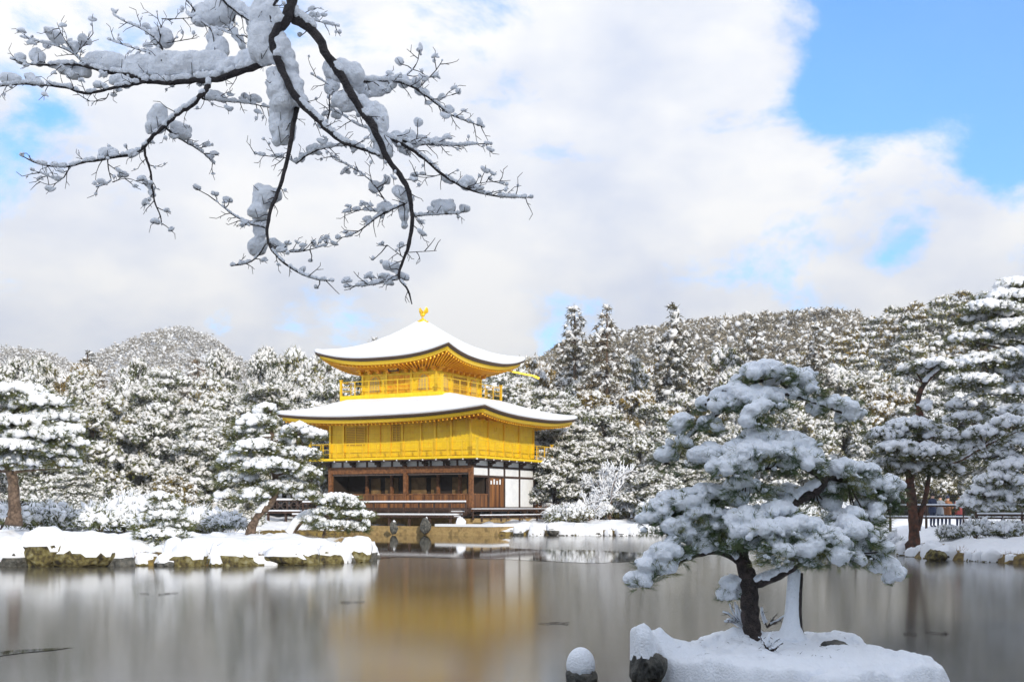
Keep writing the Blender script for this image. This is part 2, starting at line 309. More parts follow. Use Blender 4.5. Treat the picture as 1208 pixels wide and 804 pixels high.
# ------------------------------------------------------------------ terrain
POND = np.array([(-60, 1.5), (-60, 30), (-30, 35.5), (-17.5, 36.2), (-13, 36.6), (-9, 36.4), (-6.2, 37.6), (-5.0, 40), (-5.1, 43.5), (-6.4, 46.5), (-9.5, 50), (-14, 54), (-18, 60), (-17, 68), (-15, 76),
                 (-10.5, 79.3), (-6, 77.5), (-2.9, 75.6), (-.5, 74.6), (3, 75.8), (6, 74.5), (10, 75), (15, 78), (20, 80), (20, 72), (16.8, 60), (16.3, 52), (15.9, 47), (14.4, 43.2), (14.8, 40.5), (15.9, 38), (18, 34),
                 (17.5, 22), (15, 10), (10, 3), (3, 1.2), (-20, 0)], float)
def pond_sd(x, y):
    """signed distance, negative inside the pond"""
    x = np.asarray(x, float); y = np.asarray(y, float); d = np.full(x.shape, 1e9); ins = np.zeros(x.shape, bool)
    for i in range(len(POND)):
        a = POND[i]; b = POND[(i+1) % len(POND)]; e = b-a
        t = np.clip(((x-a[0])*e[0]+(y-a[1])*e[1])/(e@e), 0, 1)
        d = np.minimum(d, np.hypot(x-a[0]-t*e[0], y-a[1]-t*e[1]))
        c = ((a[1] > y) != (b[1] > y)); ins ^= c & (x < (b[0]-a[0])*(y-a[1])/((b[1]-a[1]) or 1e-9)+a[0])
    return np.where(ins, -d, d)
def sst(x, a, b): t = np.clip((x-a)/(b-a), 0, 1); return t*t*(3-2*t)
def terrain(x, y):
    x = np.asarray(x, float); y = np.asarray(y, float)
    sd = pond_sd(x, y)+(fbm(x*.9, y*.9, 3)-.47)*.9
    base = .24+.48*sst(sd, .2, 3.2)+.3*sst(sd, 5, 14)
    h = -.6+(base+.6)*sst(sd, -.35, .3)
    h = h+sst(sd, 0, .6)*((fbm(x*1.3, y*1.3, 9)-.47)*.42+(fbm(x*3.6, y*3.6, 19, 2)-.37)*.10)
    # left end of the peninsula stands a little higher
    h = h+sst(sd, 0, .8)*.22*np.exp(-((x+15.5)/2.6)**2-((y-38.5)/3.)**2)+sst(sd, .2, 1.2)*(fbm(x*.55, y*.55, 44)-.47)*.45*(y < 90)
    # rising woodland and hills
    rise = sst(y, 92, 160)*(2.0+3*sst(x, 5, 60))+sst(y, 120, 260)*4
    rise = rise+sst(y, 110, 235)*27*sst(x, 22, 85)*(1+.12*sst(x, 80, 130))
    tgt = np.interp(x, (-60, -20, 0, 10, 30, 60, 90, 130, 200), (8, 20, 38, 46, 53, 57, 58, 56, 52))
    rise = rise+sst(y, 235, 400)*np.maximum(0, tgt-rise)
    rise = rise+sst(y, 450, 820)*(58*np.exp(-((x+150)/330)**2)+54*np.exp(-((x+226)/52)**2)+51*np.exp(-((x+330)/40)**2))
    rise = rise*(1-.97*sst(y, 950, 1500))
    rise = rise+sst(y, 100, 200)*(fbm(x*.03, y*.03, 21)-.47)*(3+7*sst(y, 450, 700))*(1-.9*sst(y, 950, 1500))
    return h+np.where(y > 90, rise, 0)
xs = np.concatenate([-np.geomspace(3000, 42, 40), np.linspace(-41, -18, 60), np.arange(-17.8, 20, .22), np.linspace(20.2, 41, 50), np.geomspace(42, 3000, 40)])
ys = np.concatenate([-np.geomspace(600, 12, 14), np.linspace(-11, 30, 50), np.arange(30.3, 58, .22), np.arange(58.3, 96, .4), np.geomspace(97, 1000, 130), np.geomspace(1030, 5000, 12)])
gx, gy = np.meshgrid(xs, ys); gz = terrain(gx, gy)
g = MB(); nx, ny = len(xs), len(ys)
ii, jj = np.meshgrid(np.arange(ny-1), np.arange(nx-1), indexing='ij'); k0 = (ii*nx+jj).ravel()
g.add(np.stack([gx, gy, gz], -1).reshape(-1, 3), np.stack([k0, k0+1, k0+nx+1, k0+nx], -1))
tag(g.build('ground', M['ground'], smooth=True), kind='structure', label='snow covered ground, banks and hillsides around the pond')
def H(x, y): return float(terrain(np.array([x]), np.array([y]))[0])

# the frozen pond and the open water in front of the pavilion
g = MB(); g.add([(-62, -3, 0), (30, -3, 0), (30, 86, 0), (-62, 86, 0)], [[0, 1, 2, 3]])
tag(g.build('pond_ice', M['ice']), kind='structure', label='smooth grey ice of the frozen pond')
ow = [(350, 626), (470, 624), (590, 626.5), (604, 634), (600, 646), (640, 648), (700, 648.5), (762, 652), (800, 655), (790, 659), (752, 661.5), (700, 664), (650, 662), (600, 659.5), (540, 658), (470, 657), (436, 660), (424, 664), (420, 652), (400, 640)]
rng = np.random.default_rng(5)
pts = []
for i in range(len(ow)):
    a, b = np.array(ow[i], float), np.array(ow[(i+1) % len(ow)], float)
    for k in range(5):
        q = a+(b-a)*k/5+rng.normal(size=2)*(1.6, .12)
        pts.append((*ground_pt(q[0], max(q[1], 622)), .006))
me = bpy.data.meshes.new('open_water'); me.from_pydata(pts, [], [list(range(len(pts)))]); me.materials.append(M['water'])
o = bpy.data.objects.new('open_water', me); COL.objects.link(o); tag(o, kind='structure', label='open water mirroring the pavilion between the ice and the far bank')

# ------------------------------------------------------------------ golden pavilion
TH = math.radians(27.9); W_, S_ = 11.4, 9.03
pav = empty('golden_pavilion', (-5.62, 85.0, 0), -TH, label='three storey golden pavilion with snow covered roofs standing at the far bank', cat='pavilion')
def part(mb, name, m, parent=pav, smooth=False): return mb.build(name, m, parent, smooth)
hx, hy = W_/2, S_/2
Z1, Z2, Z3 = 1.72, 5.05, 9.6       # floor levels
# stone base
b = MB(); b.box(-hx-.3, hx+.5, -hy-.6, hy+.5, -.4, 1.05); part(b, 'stone_base', M['stone_tan'])
b = MB()
b.box(-hx-.1, hx+.1, -hy, hy+.1, 1.5, Z1, 0)
part(b, 'floor', M['wood_dark'])
# columns of the ground floor
fx = [-hx+W_*k/5.5 for k in (0, 1, 2, 3, 4, 5, 5.5)]; fx = [-hx, -hx+W_*.183, -hx+W_*.366, -hx+W_*.55, -hx+W_*.70, -hx+W_*.85, hx]
sy = [-hy+S_*k/4 for k in range(5)]
for x in (fx[0], fx[3], fx[6]):
    b = MB(); b.box(x-.13, x+.13, -hy-.13, -hy+.13, Z1-.25, 4.62); part(b, 'column', M['wood'])
for y in sy[1:]:
    b = MB(); b.box(hx-.09, hx+.09, y-.09, y+.09, Z1-.2, 4.9); part(b, 'column', M['wood_dark'])
for x in (fx[1], fx[2], fx[4], fx[5]):
    b = MB(); b.box(x-.09, x+.09, -hy+1.35, -hy+1.55, Z1, 4.1); part(b, 'column', M['wood'])
for x in (-hx, 0, ):
    b = MB(); b.box(x-.1, x+.1, hy-.1, hy+.1, Z1, 4.9); part(b, 'column', M['wood_dark'])
# lintel beam, white frieze above, dark posts in the frieze
b = MB(); b.box(-hx-.15, hx+.1, -hy-.10, -hy+.12, 4.10, 4.56); part(b, 'lintel', M['wood'])
b = MB(); b.box(-hx, hx, -hy+.03, -hy+.10, 3.97, 4.098); part(b, 'transom', M['wood_grey'])
for i in range(11):
    x0 = -hx+W_*i/11+.07; x1 = -hx+W_*(i+1)/11-.07
    b = MB(); b.box(x0, x1, -hy-.02, -hy+.05, 4.563, 4.95); part(b, 'frieze_panel', M['plaster'])
b = MB()
for i in range(12):
    x = -hx+W_*i/11; b.box(x-.07, x+.07, -hy-.06, -hy+.08, 4.563, 4.97)
for i in range(5):
    y = sy[i]; b.box(hx-.06, hx+.065, y-.07, y+.07, 4.563, 4.97)
b.box(-hx, hx+.1, -hy-.08, -hy+.08, 4.951, 5.02); b.box(hx-.08, hx+.08, -hy+.09, hy, 4.951, 5.02)
part(b, 'frieze_frame', M['wood_dark'])
# right side: frieze, upper white row, bays
for i in range(4):
    b = MB(); b.box(hx-.02, hx+.045, sy[i]+.075, sy[i+1]-.075, 4.58, 4.95); part(b, 'frieze_panel', M['plaster'])
    b = MB(); b.box(hx-.02, hx+.045, sy[i]+.10, sy[i+1]-.10, 3.94, 4.44); part(b, 'upper_panel', M['plaster'])
b = MB(); b.box(hx-.07, hx+.10, -hy+.125, hy+.1, 4.445, 4.56); b.box(hx-.07, hx+.10, -hy+.13, hy+.1, 3.80, 3.935); b.box(hx-.07, hx+.12, -hy+1.2, hy+.12, 1.55, 1.80)
part(b, 'side_beam', M['wood_dark'])
for i in (2, 3):
    b = MB(); b.box(hx-.02, hx+.05, sy[i]+.10, sy[i+1]-.10, 1.80, 3.795); part(b, 'white_wall_panel', M['plaster'])
b = MB(); b.box(hx-.05, hx+.04, sy[1]+.09, sy[2]-.09, 1.80, 3.795)
for k in range(9): 
    y = sy[1]+.15+k*(sy[2]-sy[1]-.3)/8; b.box(hx+.041, hx+.065, y-.02, y+.02, 1.82, 3.78)
part(b, 'plank_door', M['planks'])
for i in range(4): 
    b = MB(); b.box(hx+.066, hx+.075, sy[1]+.25+i*.42, sy[1]+.45+i*.42, 3.35, 3.6+.1*(i % 2)); part(b, 'paper_patch', M['plaster'])
# low panelled wall at the porch
b = MB(); b.box(-hx+.1, hx-.1, -hy-.03, -hy+.03, 1.76, 2.62); b.box(hx-.03, hx+.03, -hy+.14, sy[1]-.1, 1.76, 2.62)
for k in range(60):
    x = -hx+.2+k*(W_-.4)/59; b.box(x-.012, x+.012, -hy-.05, -hy-.031, 1.80, 2.58)
part(b, 'porch_wall', M['planks'])
b = MB(); b.box(-hx, hx, -hy-.07, -hy+.07, 2.621, 2.70); b.box(hx-.07, hx+.07, -hy+.14, sy[1]-.1, 2.621, 2.70); part(b, 'porch_rail', M['wood'])
# interior of the porch: dark room with tan sliding screens and ceiling
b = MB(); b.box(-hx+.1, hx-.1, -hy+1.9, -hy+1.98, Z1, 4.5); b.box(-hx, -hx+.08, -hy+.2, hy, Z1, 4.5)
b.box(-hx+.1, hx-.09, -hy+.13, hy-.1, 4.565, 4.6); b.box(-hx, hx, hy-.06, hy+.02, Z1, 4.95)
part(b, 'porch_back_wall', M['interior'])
for x0, x1 in ((-3.5, -2.7), (-2.3, -1.2), (-.1, 1.1), (1.5, 2.1), (3.2, 4.3)):
    b = MB(); b.box(x0, x1, -hy+1.75, -hy+1.84, Z1, 3.85); part(b, 'sliding_screen', M['screen'])
# brackets under the 2nd floor balcony
def bracket(x, y, dx, dy):
    b = MB()
    for s, zz in ((.25, 4.62), (.5, 4.78), (.78, 4.92)):
        w2 = .08; ex, ey = x+dx*s, y+dy*s
        b.box(min(x, ex)-w2, max(x, ex)+w2, min(y, ey)-w2, max(y, ey)+w2, zz-.06, zz+.055)
        b.box(ex-(.22 if dy else .09), ex+(.22 if dy else .09), ey-(.22 if dx else .09), ey+(.22 if dx else .09), zz+.056, zz+.115)
    part(b, 'bracket', M['wood_dark'])
for x in fx: bracket(x, -hy, 0, -1)
for y in sy: bracket(hx, y, 1, 0)
for y in sy: bracket(-hx, y, -1, 0)
b = MB()
for k in range(14): b.box(-hx-1.0+k*13.4/13*1.0-.04, -hx-1.0+k*13.4/13+.05, -hy-1.06, -hy-1.0, 4.90, 5.0)
for k in range(11): b.box(hx+1.0, hx+1.06, -hy-1+k*1.1-.04, -hy-1+k*1.1+.05, 4.90, 5.0)
part(b, 'joist_end', M['plaster'])
EB = 1.09
# balcony builder
def balcony(hx_, hy_, z, h, th, cx=0, dark=False, rows=(1.0, .62, .3)):
    root = MB(); root.box(cx-hx_, cx+hx_, -hy_, hy_, z-th, z); o = part(root, 'balcony', M['gold'])
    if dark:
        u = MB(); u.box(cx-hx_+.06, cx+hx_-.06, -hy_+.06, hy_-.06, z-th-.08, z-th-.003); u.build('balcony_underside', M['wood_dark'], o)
    e = .06; r = MB()
    cs = [(cx-hx_+e, -hy_+e), (cx+hx_-e, -hy_+e), (cx+hx_-e, hy_-e), (cx-hx_+e, hy_-e)]
    for i in range(4):
        a, c = np.array(cs[i]), np.array(cs[(i+1) % 4])
        for q, rr in enumerate(rows): r.bar((*a, z+h*rr), (*c, z+h*rr), .045 if q == 0 else .03, .045 if q == 0 else .028)
        n = max(2, int(np.linalg.norm(c-a)/1.12))
        for k in range(n):
            p = a+(c-a)*(k/n); corner = k == 0
            q2 = MB(); ww = .07 if corner else .028; q2.box(p[0]-ww, p[0]+ww, p[1]-ww, p[1]+ww, z+.002, z+h*(1.12 if corner else 1.0)-(0 if corner else .03))
            if corner: q2.box(p[0]-.1, p[0]+.1, p[1]-.1, p[1]+.1, z+h*1.12, z+h*1.2)
            q2.build('baluster', M['gold_trim'], o)
    r.build('rail', M['gold_trim'], o)
    return o
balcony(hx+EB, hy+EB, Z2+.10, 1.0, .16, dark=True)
# ---- 2nd floor
zt2 = 8.0
b = MB(); b.box(-hx, hx, -hy+.0, hy, Z2+.102, zt2); wall2 = part(b, 'second_floor_wall', M['gold'])
b = MB(); xr = -hx+W_*.53
b.box(xr, hx+.004, -hy-.05, -hy-.003, Z2+.25, zt2-.25)
for k in range(14): b.box(xr, hx, -hy-.062, -hy-.051, Z2+.35+k*.18, Z2+.36+k*.18)
part(b, 'shutter_panel', M['gold'])
for x in (-hx, -hx+W_*.10, xr, -hx+W_*.66, -hx+W_*.76, -hx+W_*.87, hx):
    b = MB(); b.box(x-.07, x+.07, -hy-.12, -hy+.02, Z2+.102, zt2); part(b, 'gold_column', M['gold_trim'])
for y in sy[1:]:
    b = MB(); b.box(hx-.02, hx+.10, y-.07, y+.07, Z2+.102, zt2); part(b, 'gold_column', M['gold_trim'])
for z in (Z2+.22, 7.55):
    b = MB(); b.box(-hx, hx+.085, -hy-.085, -hy-.064, z, z+.11); b.box(hx+.003, hx+.085, -hy, hy, z, z+.11); part(b, 'gold_beam', M['gold'])
def lattice(x0, x1, z0, z1, name='lattice_window'):
    b = MB(); b.box(x0, x1, -hy-.03, -hy-.004, z0, z1, 0)
    o = part(b, name, M['gold_recess']); b = MB()
    n = int((z1-z0)/.11)
    for k in range(n+1): z = z0+(z1-z0)*k/n; b.box(x0, x1, -hy-.055, -hy-.032, z-.018, z+.018)
    for x in (x0, (x0+x1)/2, x1): b.box(x-.025, x+.025, -hy-.075, -hy-.0565, z0-.02, z1+.02)
    b.build('lattice_bars', M['gold'], o)
lattice(-hx+W_*.12, -hx+W_*.26, 6.05, 7.35); lattice(-hx+W_*.46, -hx+W_*.515, 6.3, 7.45)
b = MB()
for x in (-hx+W_*.28, -hx+W_*.37, -hx+W_*.445): b.box(x-.025, x+.025, -hy-.04, -hy-.003, Z2+.35, 7.54)
part(b, 'door_stile', M['gold_deep'])
# roof builder
def roof(cx, ex, ey, wx, wy, zmid, zcor, tx, ty, ztop, ztw, pw=1.7, spow=2.6, snow=.36, peak=False):
    """eave half sizes ex,ey; wall half sizes wx,wy; top half sizes tx,ty"""
    n, mrow = 41, 22
    def ring(hxx, hyy, fn, inset=0):
        pts = []
        for side in range(4):
            for k in range(n-1):
                s = -1+2*k/(n-1); c = abs(s)**spow
                bow = 1+0.0*c
                if side == 0: p = (s*hxx, -hyy)
                elif side == 1: p = (hxx, s*hyy)
                elif side == 2: p = (-s*hxx, hyy)
                else: p = (-hxx, -s*hyy)
                pts.append((cx+p[0], p[1], fn(c)))
        return pts
    K = 4*(n-1)
    def strip(rows, mb, mi=0):
        v = np.array(rows).reshape(-1, 3); i = np.arange(len(rows)-1)[:, None]*K; j = np.arange(K)[None]; jn = (j+1) % K
        mb.add(v, np.stack([i+j, i+jn, i+K+jn, i+K+j], -1).reshape(-1, 4), mi)
    def zs(t, c): return zmid+(ztop-zmid)*(t**pw*.75+t*.25)+(zcor-zmid)*c*(1-t)**2.2
    # shingles (dark edge of the roof)
    mb = MB(); rows = [ring(ex-.22, ey-.22, lambda c: zs(0, c)-.19), ring(ex-.05, ey-.05, lambda c: zs(0, c)-.15), ring(ex, ey, lambda c: zs(0, c)-.02)]
    for k in range(0, mrow+1):
        t = k/mrow; rows.append(ring((ex-.01)*(1-t)+tx*t, (ey-.01)*(1-t)+ty*t, lambda c: zs(t, c)))
    strip(rows, mb); ro = part(mb, 'roof', M['shingle'], smooth=True)
    # snow cover
    mb = MB(); rng = np.random.default_rng(int(zcor*10)); rows = [ring(ex-.03, ey-.03, lambda c: zs(0, c)+.006), ring(ex+.05, ey+.05, lambda c: zs(0, c)+snow*.35), ring(ex+.03, ey+.03, lambda c: zs(0, c)+snow*.75), ring(ex-.08, ey-.08, lambda c: zs(.01, c)+snow)]
    for k in range(1, mrow+1):
        t = k/mrow; rows.append(ring(ex*(1-t)+tx*t, ey*(1-t)+ty*t, lambda c: zs(t, c)+snow*(1.05-.25*t)))
    rows = [np.array(r) for r in rows]
    for r in rows[1:4]: 
        r[:, 2] += (fbm(r[:, 0]*1.6+r[:, 1]*1.6, r[:, 1]*.3, 4)-.47)*.10
    for r in rows[4:]: r[:, 2] += (fbm(r[:, 0]*.8, r[:, 1]*.8, 14)-.47)*.12
    if peak: rows.append(np.array([(cx, 0, ztop+snow*.9)]*K))
    strip(rows, mb); mb.build('roof_snow', M['snow'], ro, smooth=True)
    # gold fascia under the shingle edge
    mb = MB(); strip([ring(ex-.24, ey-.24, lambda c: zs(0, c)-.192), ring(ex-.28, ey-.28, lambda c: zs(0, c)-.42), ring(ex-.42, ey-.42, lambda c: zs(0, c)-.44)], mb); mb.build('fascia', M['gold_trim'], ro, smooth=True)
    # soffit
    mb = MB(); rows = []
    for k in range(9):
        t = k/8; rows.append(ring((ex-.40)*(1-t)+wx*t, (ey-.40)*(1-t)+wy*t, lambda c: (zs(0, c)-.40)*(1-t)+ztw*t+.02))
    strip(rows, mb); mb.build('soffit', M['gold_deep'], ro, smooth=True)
    # rafters
    mb = MB()
    for sgn in (-1, 1):
        for axis in (0, 1):
            E_, e2, wv, w2 = (ex, ey, wx, wy) if axis == 0 else (ey, ex, wy, wx)
            nn = int(2*E_/.34)
            for k in range(nn+1):
                s = -1+2*k/nn; c = abs(s)**spow; t1 = min(1., (abs(s)*E_))  # rafters run straight out
                pe = (cx+s*(E_-.4), sgn*(e2-.42)) if axis == 0 else (cx+sgn*(e2-.42), s*(E_-.4))
                sw = s*wv*1.0; pi = (cx+sw, sgn*w2) if axis == 0 else (cx+sgn*w2, sw)
                mb.bar((*pe, zs(0, c)-.50), (*pi, ztw-.07), .09, .12)
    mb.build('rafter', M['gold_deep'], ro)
    return ro
roof(-.22, hx+2.62, hy+2.4, hx, hy, 7.86, 8.26, 3.9, 3.9, 9.26, 7.93, pw=1.25, snow=.28)
# gold beam ends/brackets below the 2nd floor eaves
for k in range(13):
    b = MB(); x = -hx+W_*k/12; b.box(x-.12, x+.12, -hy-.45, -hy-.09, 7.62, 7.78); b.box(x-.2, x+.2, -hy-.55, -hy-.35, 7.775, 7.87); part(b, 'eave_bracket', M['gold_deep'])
for k in range(10):
    b = MB(); y = -hy+S_*k/9; b.box(hx+.09, hx+.45, y-.12, y+.12, 7.62, 7.78); b.box(hx+.35, hx+.55, y-.2, y+.2, 7.775, 7.87); part(b, 'eave_bracket', M['gold_deep'])
# ---- 3rd floor
O3 = -.92; s3 = 3.05; EB3 = 1.17
balcony(s3+EB3, s3+EB3, Z3, .95, .36, cx=O3, rows=(1.0, .66, .36))
zt3 = 11.35
b = MB(); b.box(O3-s3, O3+s3, -s3, s3, Z3, zt3); part(b, 'third_floor_wall', M['gold'])
for i in range(4):
    for sd in (0, 1):
        t = -s3+2*s3*i/3; b = MB()
        if sd == 0: b.box(O3+t-.08, O3+t+.08, -s3-.09, -s3+.03, Z3+.002, zt3)
        elif i > 0: b.box(O3+s3-.03, O3+s3+.09, t-.08, t+.08, Z3+.002, zt3)
        else: continue
        part(b, 'gold_column', M['gold_trim'])
b = MB(); b.box(O3-s3, O3+s3+.07, -s3-.07, -s3-.002, 11.0, 11.12); b.box(O3+s3+.002, O3+s3+.07, -s3, s3, 11.0, 11.12)
b.box(O3-s3, O3+s3+.07, -s3-.06, -s3-.002, 9.62, 9.74); b.box(O3+s3+.002, O3+s3+.06, -s3, s3, 9.62, 9.74); part(b, 'gold_beam', M['gold'])
def bell(c, side):
    """cusped bell window"""
    prof = [(-.52, 0), (-.46, .45), (-.46, .75), (-.40, 1.0), (-.24, 1.16), (0, 1.30), (.24, 1.16), (.40, 1.0), (.46, .75), (.46, .45), (.52, 0)]
    def put(scale, d0, d1, m, parent, dz=0):
        k = len(prof); pv = []
        for d in (d0, d1):
            for (a, z) in prof:
                a2 = a*scale; z2 = 9.86+z*scale+dz
                pv.append((O3+c+a2, -s3-d, z2) if side == 0 else (O3+s3+d, c+a2, z2))
        me = bpy.data.meshes.new('w'); fs = [list(range(k, 2*k))]+[[i, (i+1) % k, k+(i+1) % k, k+i] for i in range(k)]
        me.from_pydata(pv, [], fs); me.materials.append(m); o = bpy.data.objects.new('bell_window' if parent is pav else 'pane', me); COL.objects.link(o); o.parent = parent; return o
    o = put(1.0, .003, .05, M['gold_deep'], pav); put(.84, .051, .058, M['window_pale'], o, .02)
    b = MB()
    for q in (-.22, 0, .22):
        if side == 0: b.box(O3+c+q-.018, O3+c+q+.018, -s3-.075, -s3-.0585, 9.9, 10.95-abs(q)*.5)
        else: b.box(O3+s3+.0585, O3+s3+.075, c+q-.018, c+q+.018, 9.9, 10.95-abs(q)*.5)
    b.build('window_bar', M['gold'], o)
for c in (-2.03, 2.03): bell(c, 0); bell(c, 1)
for side in (0, 1):
    b = MB()
    for k in range(4):
        a0 = -.94+k*.48; a1 = a0+.44
        for z0, z1 in ((9.76, 10.3), (10.36, 10.96)):
            if side == 0: b.box(O3+a0, O3+a1, -s3-.035, -s3-.003, z0, z1)
            else: b.box(O3+s3+.003, O3+s3+.035, a0, a1, z0, z1)
    part(b, 'panelled_door', M['gold_deep'] if side == 0 else M['gold_recess'])
roof(O3, s3+2.42, s3+2.42, s3, s3, 11.95, 12.62, .28, .28, 14.92, 11.42, pw=1.7, snow=.28, peak=True)
for k in range(9):
    t = -s3+2*s3*k/8; b = MB(); b.box(O3+t-.1, O3+t+.1, -s3-.42, -s3-.09, 11.13, 11.3); b.box(O3+t-.17, O3+t+.17, -s3-.6, -s3-.3, 11.295, 11.45); part(b, 'eave_bracket', M['gold_deep'])
    b = MB(); b.box(O3+s3+.09, O3+s3+.42, t-.1, t+.1, 11.13, 11.3); b.box(O3+s3+.3, O3+s3+.6, t-.17, t+.17, 11.295, 11.45); part(b, 'eave_bracket', M['gold_deep'])
# name plaque, tilted forward under the eaves
b = MB(); R = np.eye(4); a = math.radians(28); R[1, 1] = math.cos(a); R[1, 2] = -math.sin(a); R[2, 1] = math.sin(a); R[2, 2] = math.cos(a); R[:3, 3] = (O3+.1, -s3-1.0, 11.5)
for x0, x1, z0, z1 in ((-.42, -.32, -.38, .38), (.32, .42, -.38, .38), (-.32, .32, .28, .38), (-.32, .32, -.38, -.28)): b.box(x0, x1, -.04, .04, z0, z1, 0, R)
pq = part(b, 'name_plaque', M['wood_dark']); b = MB(); b.box(-.32, .32, -.01, .03, -.28, .28, 0, R); b.build('plaque_board', M['gold_deep'], pq)
b = MB()   # three brushed characters too small to read, as raised strokes
for zc in (.17, 0, -.17):
    for s in ((-.08, .08, .03, .05), (-.015, .015, -.05, .06), (-.07, .07, -.03, -.012)): b.box(s[0], s[1], -.018, -.011, zc+s[2], zc+s[3], 0, R)
b.build('plaque_lettering', M['wood_dark'], pq)
# finial: base drum, ball and phoenix
b = MB(); tz = 15.12
b.tube([(O3, 0, tz-.1), (O3, 0, tz+.04), (O3, 0, tz+.05), (O3, 0, tz+.16)], [.42, .42, .26, .22], 14); b.tube([(O3, 0, tz+.16), (O3, 0, tz+.3)], [.1, .08], 8)
part(b, 'finial_base', M['gold_trim'])
rng = np.random.default_rng(3); b = MB(); z0 = tz+.52
b.blobs([(O3, 0, z0)], [(.20, .15, .17)], 2, .03, rng, rot=False)
b.tube([(O3-.1, -.03, z0+.05), (O3-.22, -.05, z0+.22), (O3-.20, -.06, z0+.36), (O3-.27, -.07, z0+.42)], [.09, .055, .05, .03], 8)
b.blobs([(O3-.22, -.06, z0+.40)], [(.07, .05, .055)], 1, .02, rng, rot=False)
b.tube([(O3-.06, 0, z0-.12), (O3-.06, 0, z0-.28)], .022, 6); b.tube([(O3+.06, 0, z0-.12), (O3+.06, 0, z0-.28)], .022, 6)
body = part(b, 'phoenix', M['gold_trim'], smooth=True)
b = MB()
for k in range(5):
    a = .25+.24*k; b.bar((O3+.12, 0, z0), (O3+.12+.42*math.cos(a), (k-2)*.05, z0+.5*math.sin(a)+.05), .05, .10)
b.build('tail', M['gold_trim'], body); 
for sg in (-1, 1):
    b = MB()
    for k in range(4): b.bar((O3-.02, sg*.1, z0+.06), (O3+.02+.05*k, sg*(.36-.05*k), z0+.42-.08*k), .04, .11)
    b.build('wing', M['gold_trim'], body)
# gutter spout reaching out to the right at the third floor eave
b = MB(); b.bar((O3+s3+.9, s3+1.2, 11.95), (O3+s3+3.1, s3+2.9, 11.45), .10, .12); b.bar((O3+s3+3.0, s3+2.8, 11.45), (O3+s3+3.3, s3+3.0, 11.30), .16, .16); part(b, 'gutter_spout', M['gold_trim'])
# veranda with low rails, snow on top
def veranda(x0, x1, y0, y1, z, name='veranda', rail_h=0., snow=True, posts=True, legs=True, step=1.6):
    b = MB(); b.box(x0, x1, y0, y1, z-.16, z)
    if legs:
        n = max(1, int((x1-x0)/step))
        for k in range(n+1):
            x = x0+.1+(x1-x0-.2)*k/n
            b.box(x-.07, x+.07, y0+.08, y0+.22, .1, z-.161)
    o = part(b, name, M['wood_dark'])
    if snow:
        s = MB(); s.box(x0+.0, x1-.0, y0-.02, y1, z+.003, z+.10); s.build('veranda_snow', M['snow'], o)
    return o
v = veranda(-hx-1.6, hx-.2, -hy-2.3, -hy-.75, 1.28)
# wall below the floor to the deck, dark gap posts
b = MB(); b.box(-hx-.2, hx+.1, -hy-.15, -hy-.05, 1.2, 1.74); part(b, 'under_floor_board', M['wood_dark'])
def rail(p0, p1, z, zb, name='veranda_rail', step=1.1, snow=.07, th=.09):
    p0, p1 = np.array(p0, float), np.array(p1, float); b = MB(); b.bar((*p0, z), (*p1, z), th, .09)
    b.bar((*p0, zb+(z-zb)*.5), (*p1, zb+(z-zb)*.5), .05, .05)
    n = max(1, int(np.linalg.norm(p1-p0)/step))
    for k in range(n+1):
        p = p0+(p1-p0)*k/n; b.box(p[0]-.05, p[0]+.05, p[1]-.05, p[1]+.05, zb, z-.046)
    o = part(b, name, M['wood_dark'])
    if snow:
        s = MB(); s.bar((*p0, z+.046+snow/2), (*p1, z+.046+snow/2), th+.04, snow); s.build('rail_snow', M['snow'], o)
rail((-hx-1.3, -hy-1.5), (hx+.45, -hy-1.5), 2.08, 1.39, snow=.10)
# side veranda along the right face: two steps of thin dark rails with snow and posts
rail((hx+.6, -hy-.8), (hx+1.0, hy+1.6), 1.62, .95, snow=.05, step=2.2, th=.2)
rail((hx+1.7, -hy-1.6), (hx+1.8, hy-.3), 1.22, .85, snow=.06, step=2.4, th=.26)
# steps at the front right corner
b = MB(); b.box(hx-.9, hx+.1, -hy-1.4, -hy-1.0, 1.42, 1.50); b.box(hx-.9, hx+.1, -hy-1.9, -hy-1.45, 1.1, 1.18); b.box(hx-.9, hx+.1, -hy-1.1, -hy-.8, 1.55, 1.66)
so = part(b, 'steps', M['wood_grey']); b = MB(); b.box(hx-.88, hx+.08, -hy-1.38, -hy-1.02, 1.503, 1.55); b.box(hx-.88, hx+.08, -hy-1.88, -hy-1.47, 1.183, 1.23); b.build('step_snow', M['snow'], so)
# west landing deck with lattice railing, left of the porch
veranda(-hx-5.0, -hx-1.62, -hy-1.0, -hy+1.6, 1.5, 'landing_deck', step=1.3)
rail((-hx-5.0, -hy-.9), (-hx-1.3, -hy-.9), 2.25, 1.6, 'landing_rail', step=.75, snow=.12)
b = MB()
for k in range(5):
    x = -hx-4.9+k*.8; b.bar((x, -hy-.9, 1.65), (x+.7, -hy-.9, 2.18), .04, .04); b.bar((x+.7, -hy-.93, 1.65), (x, -hy-.93, 2.18), .04, .04)
part(b, 'landing_lattice', M['wood_grey'])
# earth terrace around the base (tan stone edging) with snow edge on the right
b = MB(); b.box(-hx-1.5, hx+3.2, -hy-2.9, hy+2.5, -.5, .55); part(b, 'terrace_edge', M['stone_tan'])
b = MB()
b.box(hx-1.0, hx+3.25, -hy-2.95, -hy-2.3, .553, .72); b.box(hx+2.4, hx+3.25, -hy-2.3, hy+2.5, .553, .72); part(b, 'terrace_snow', M['snow'])

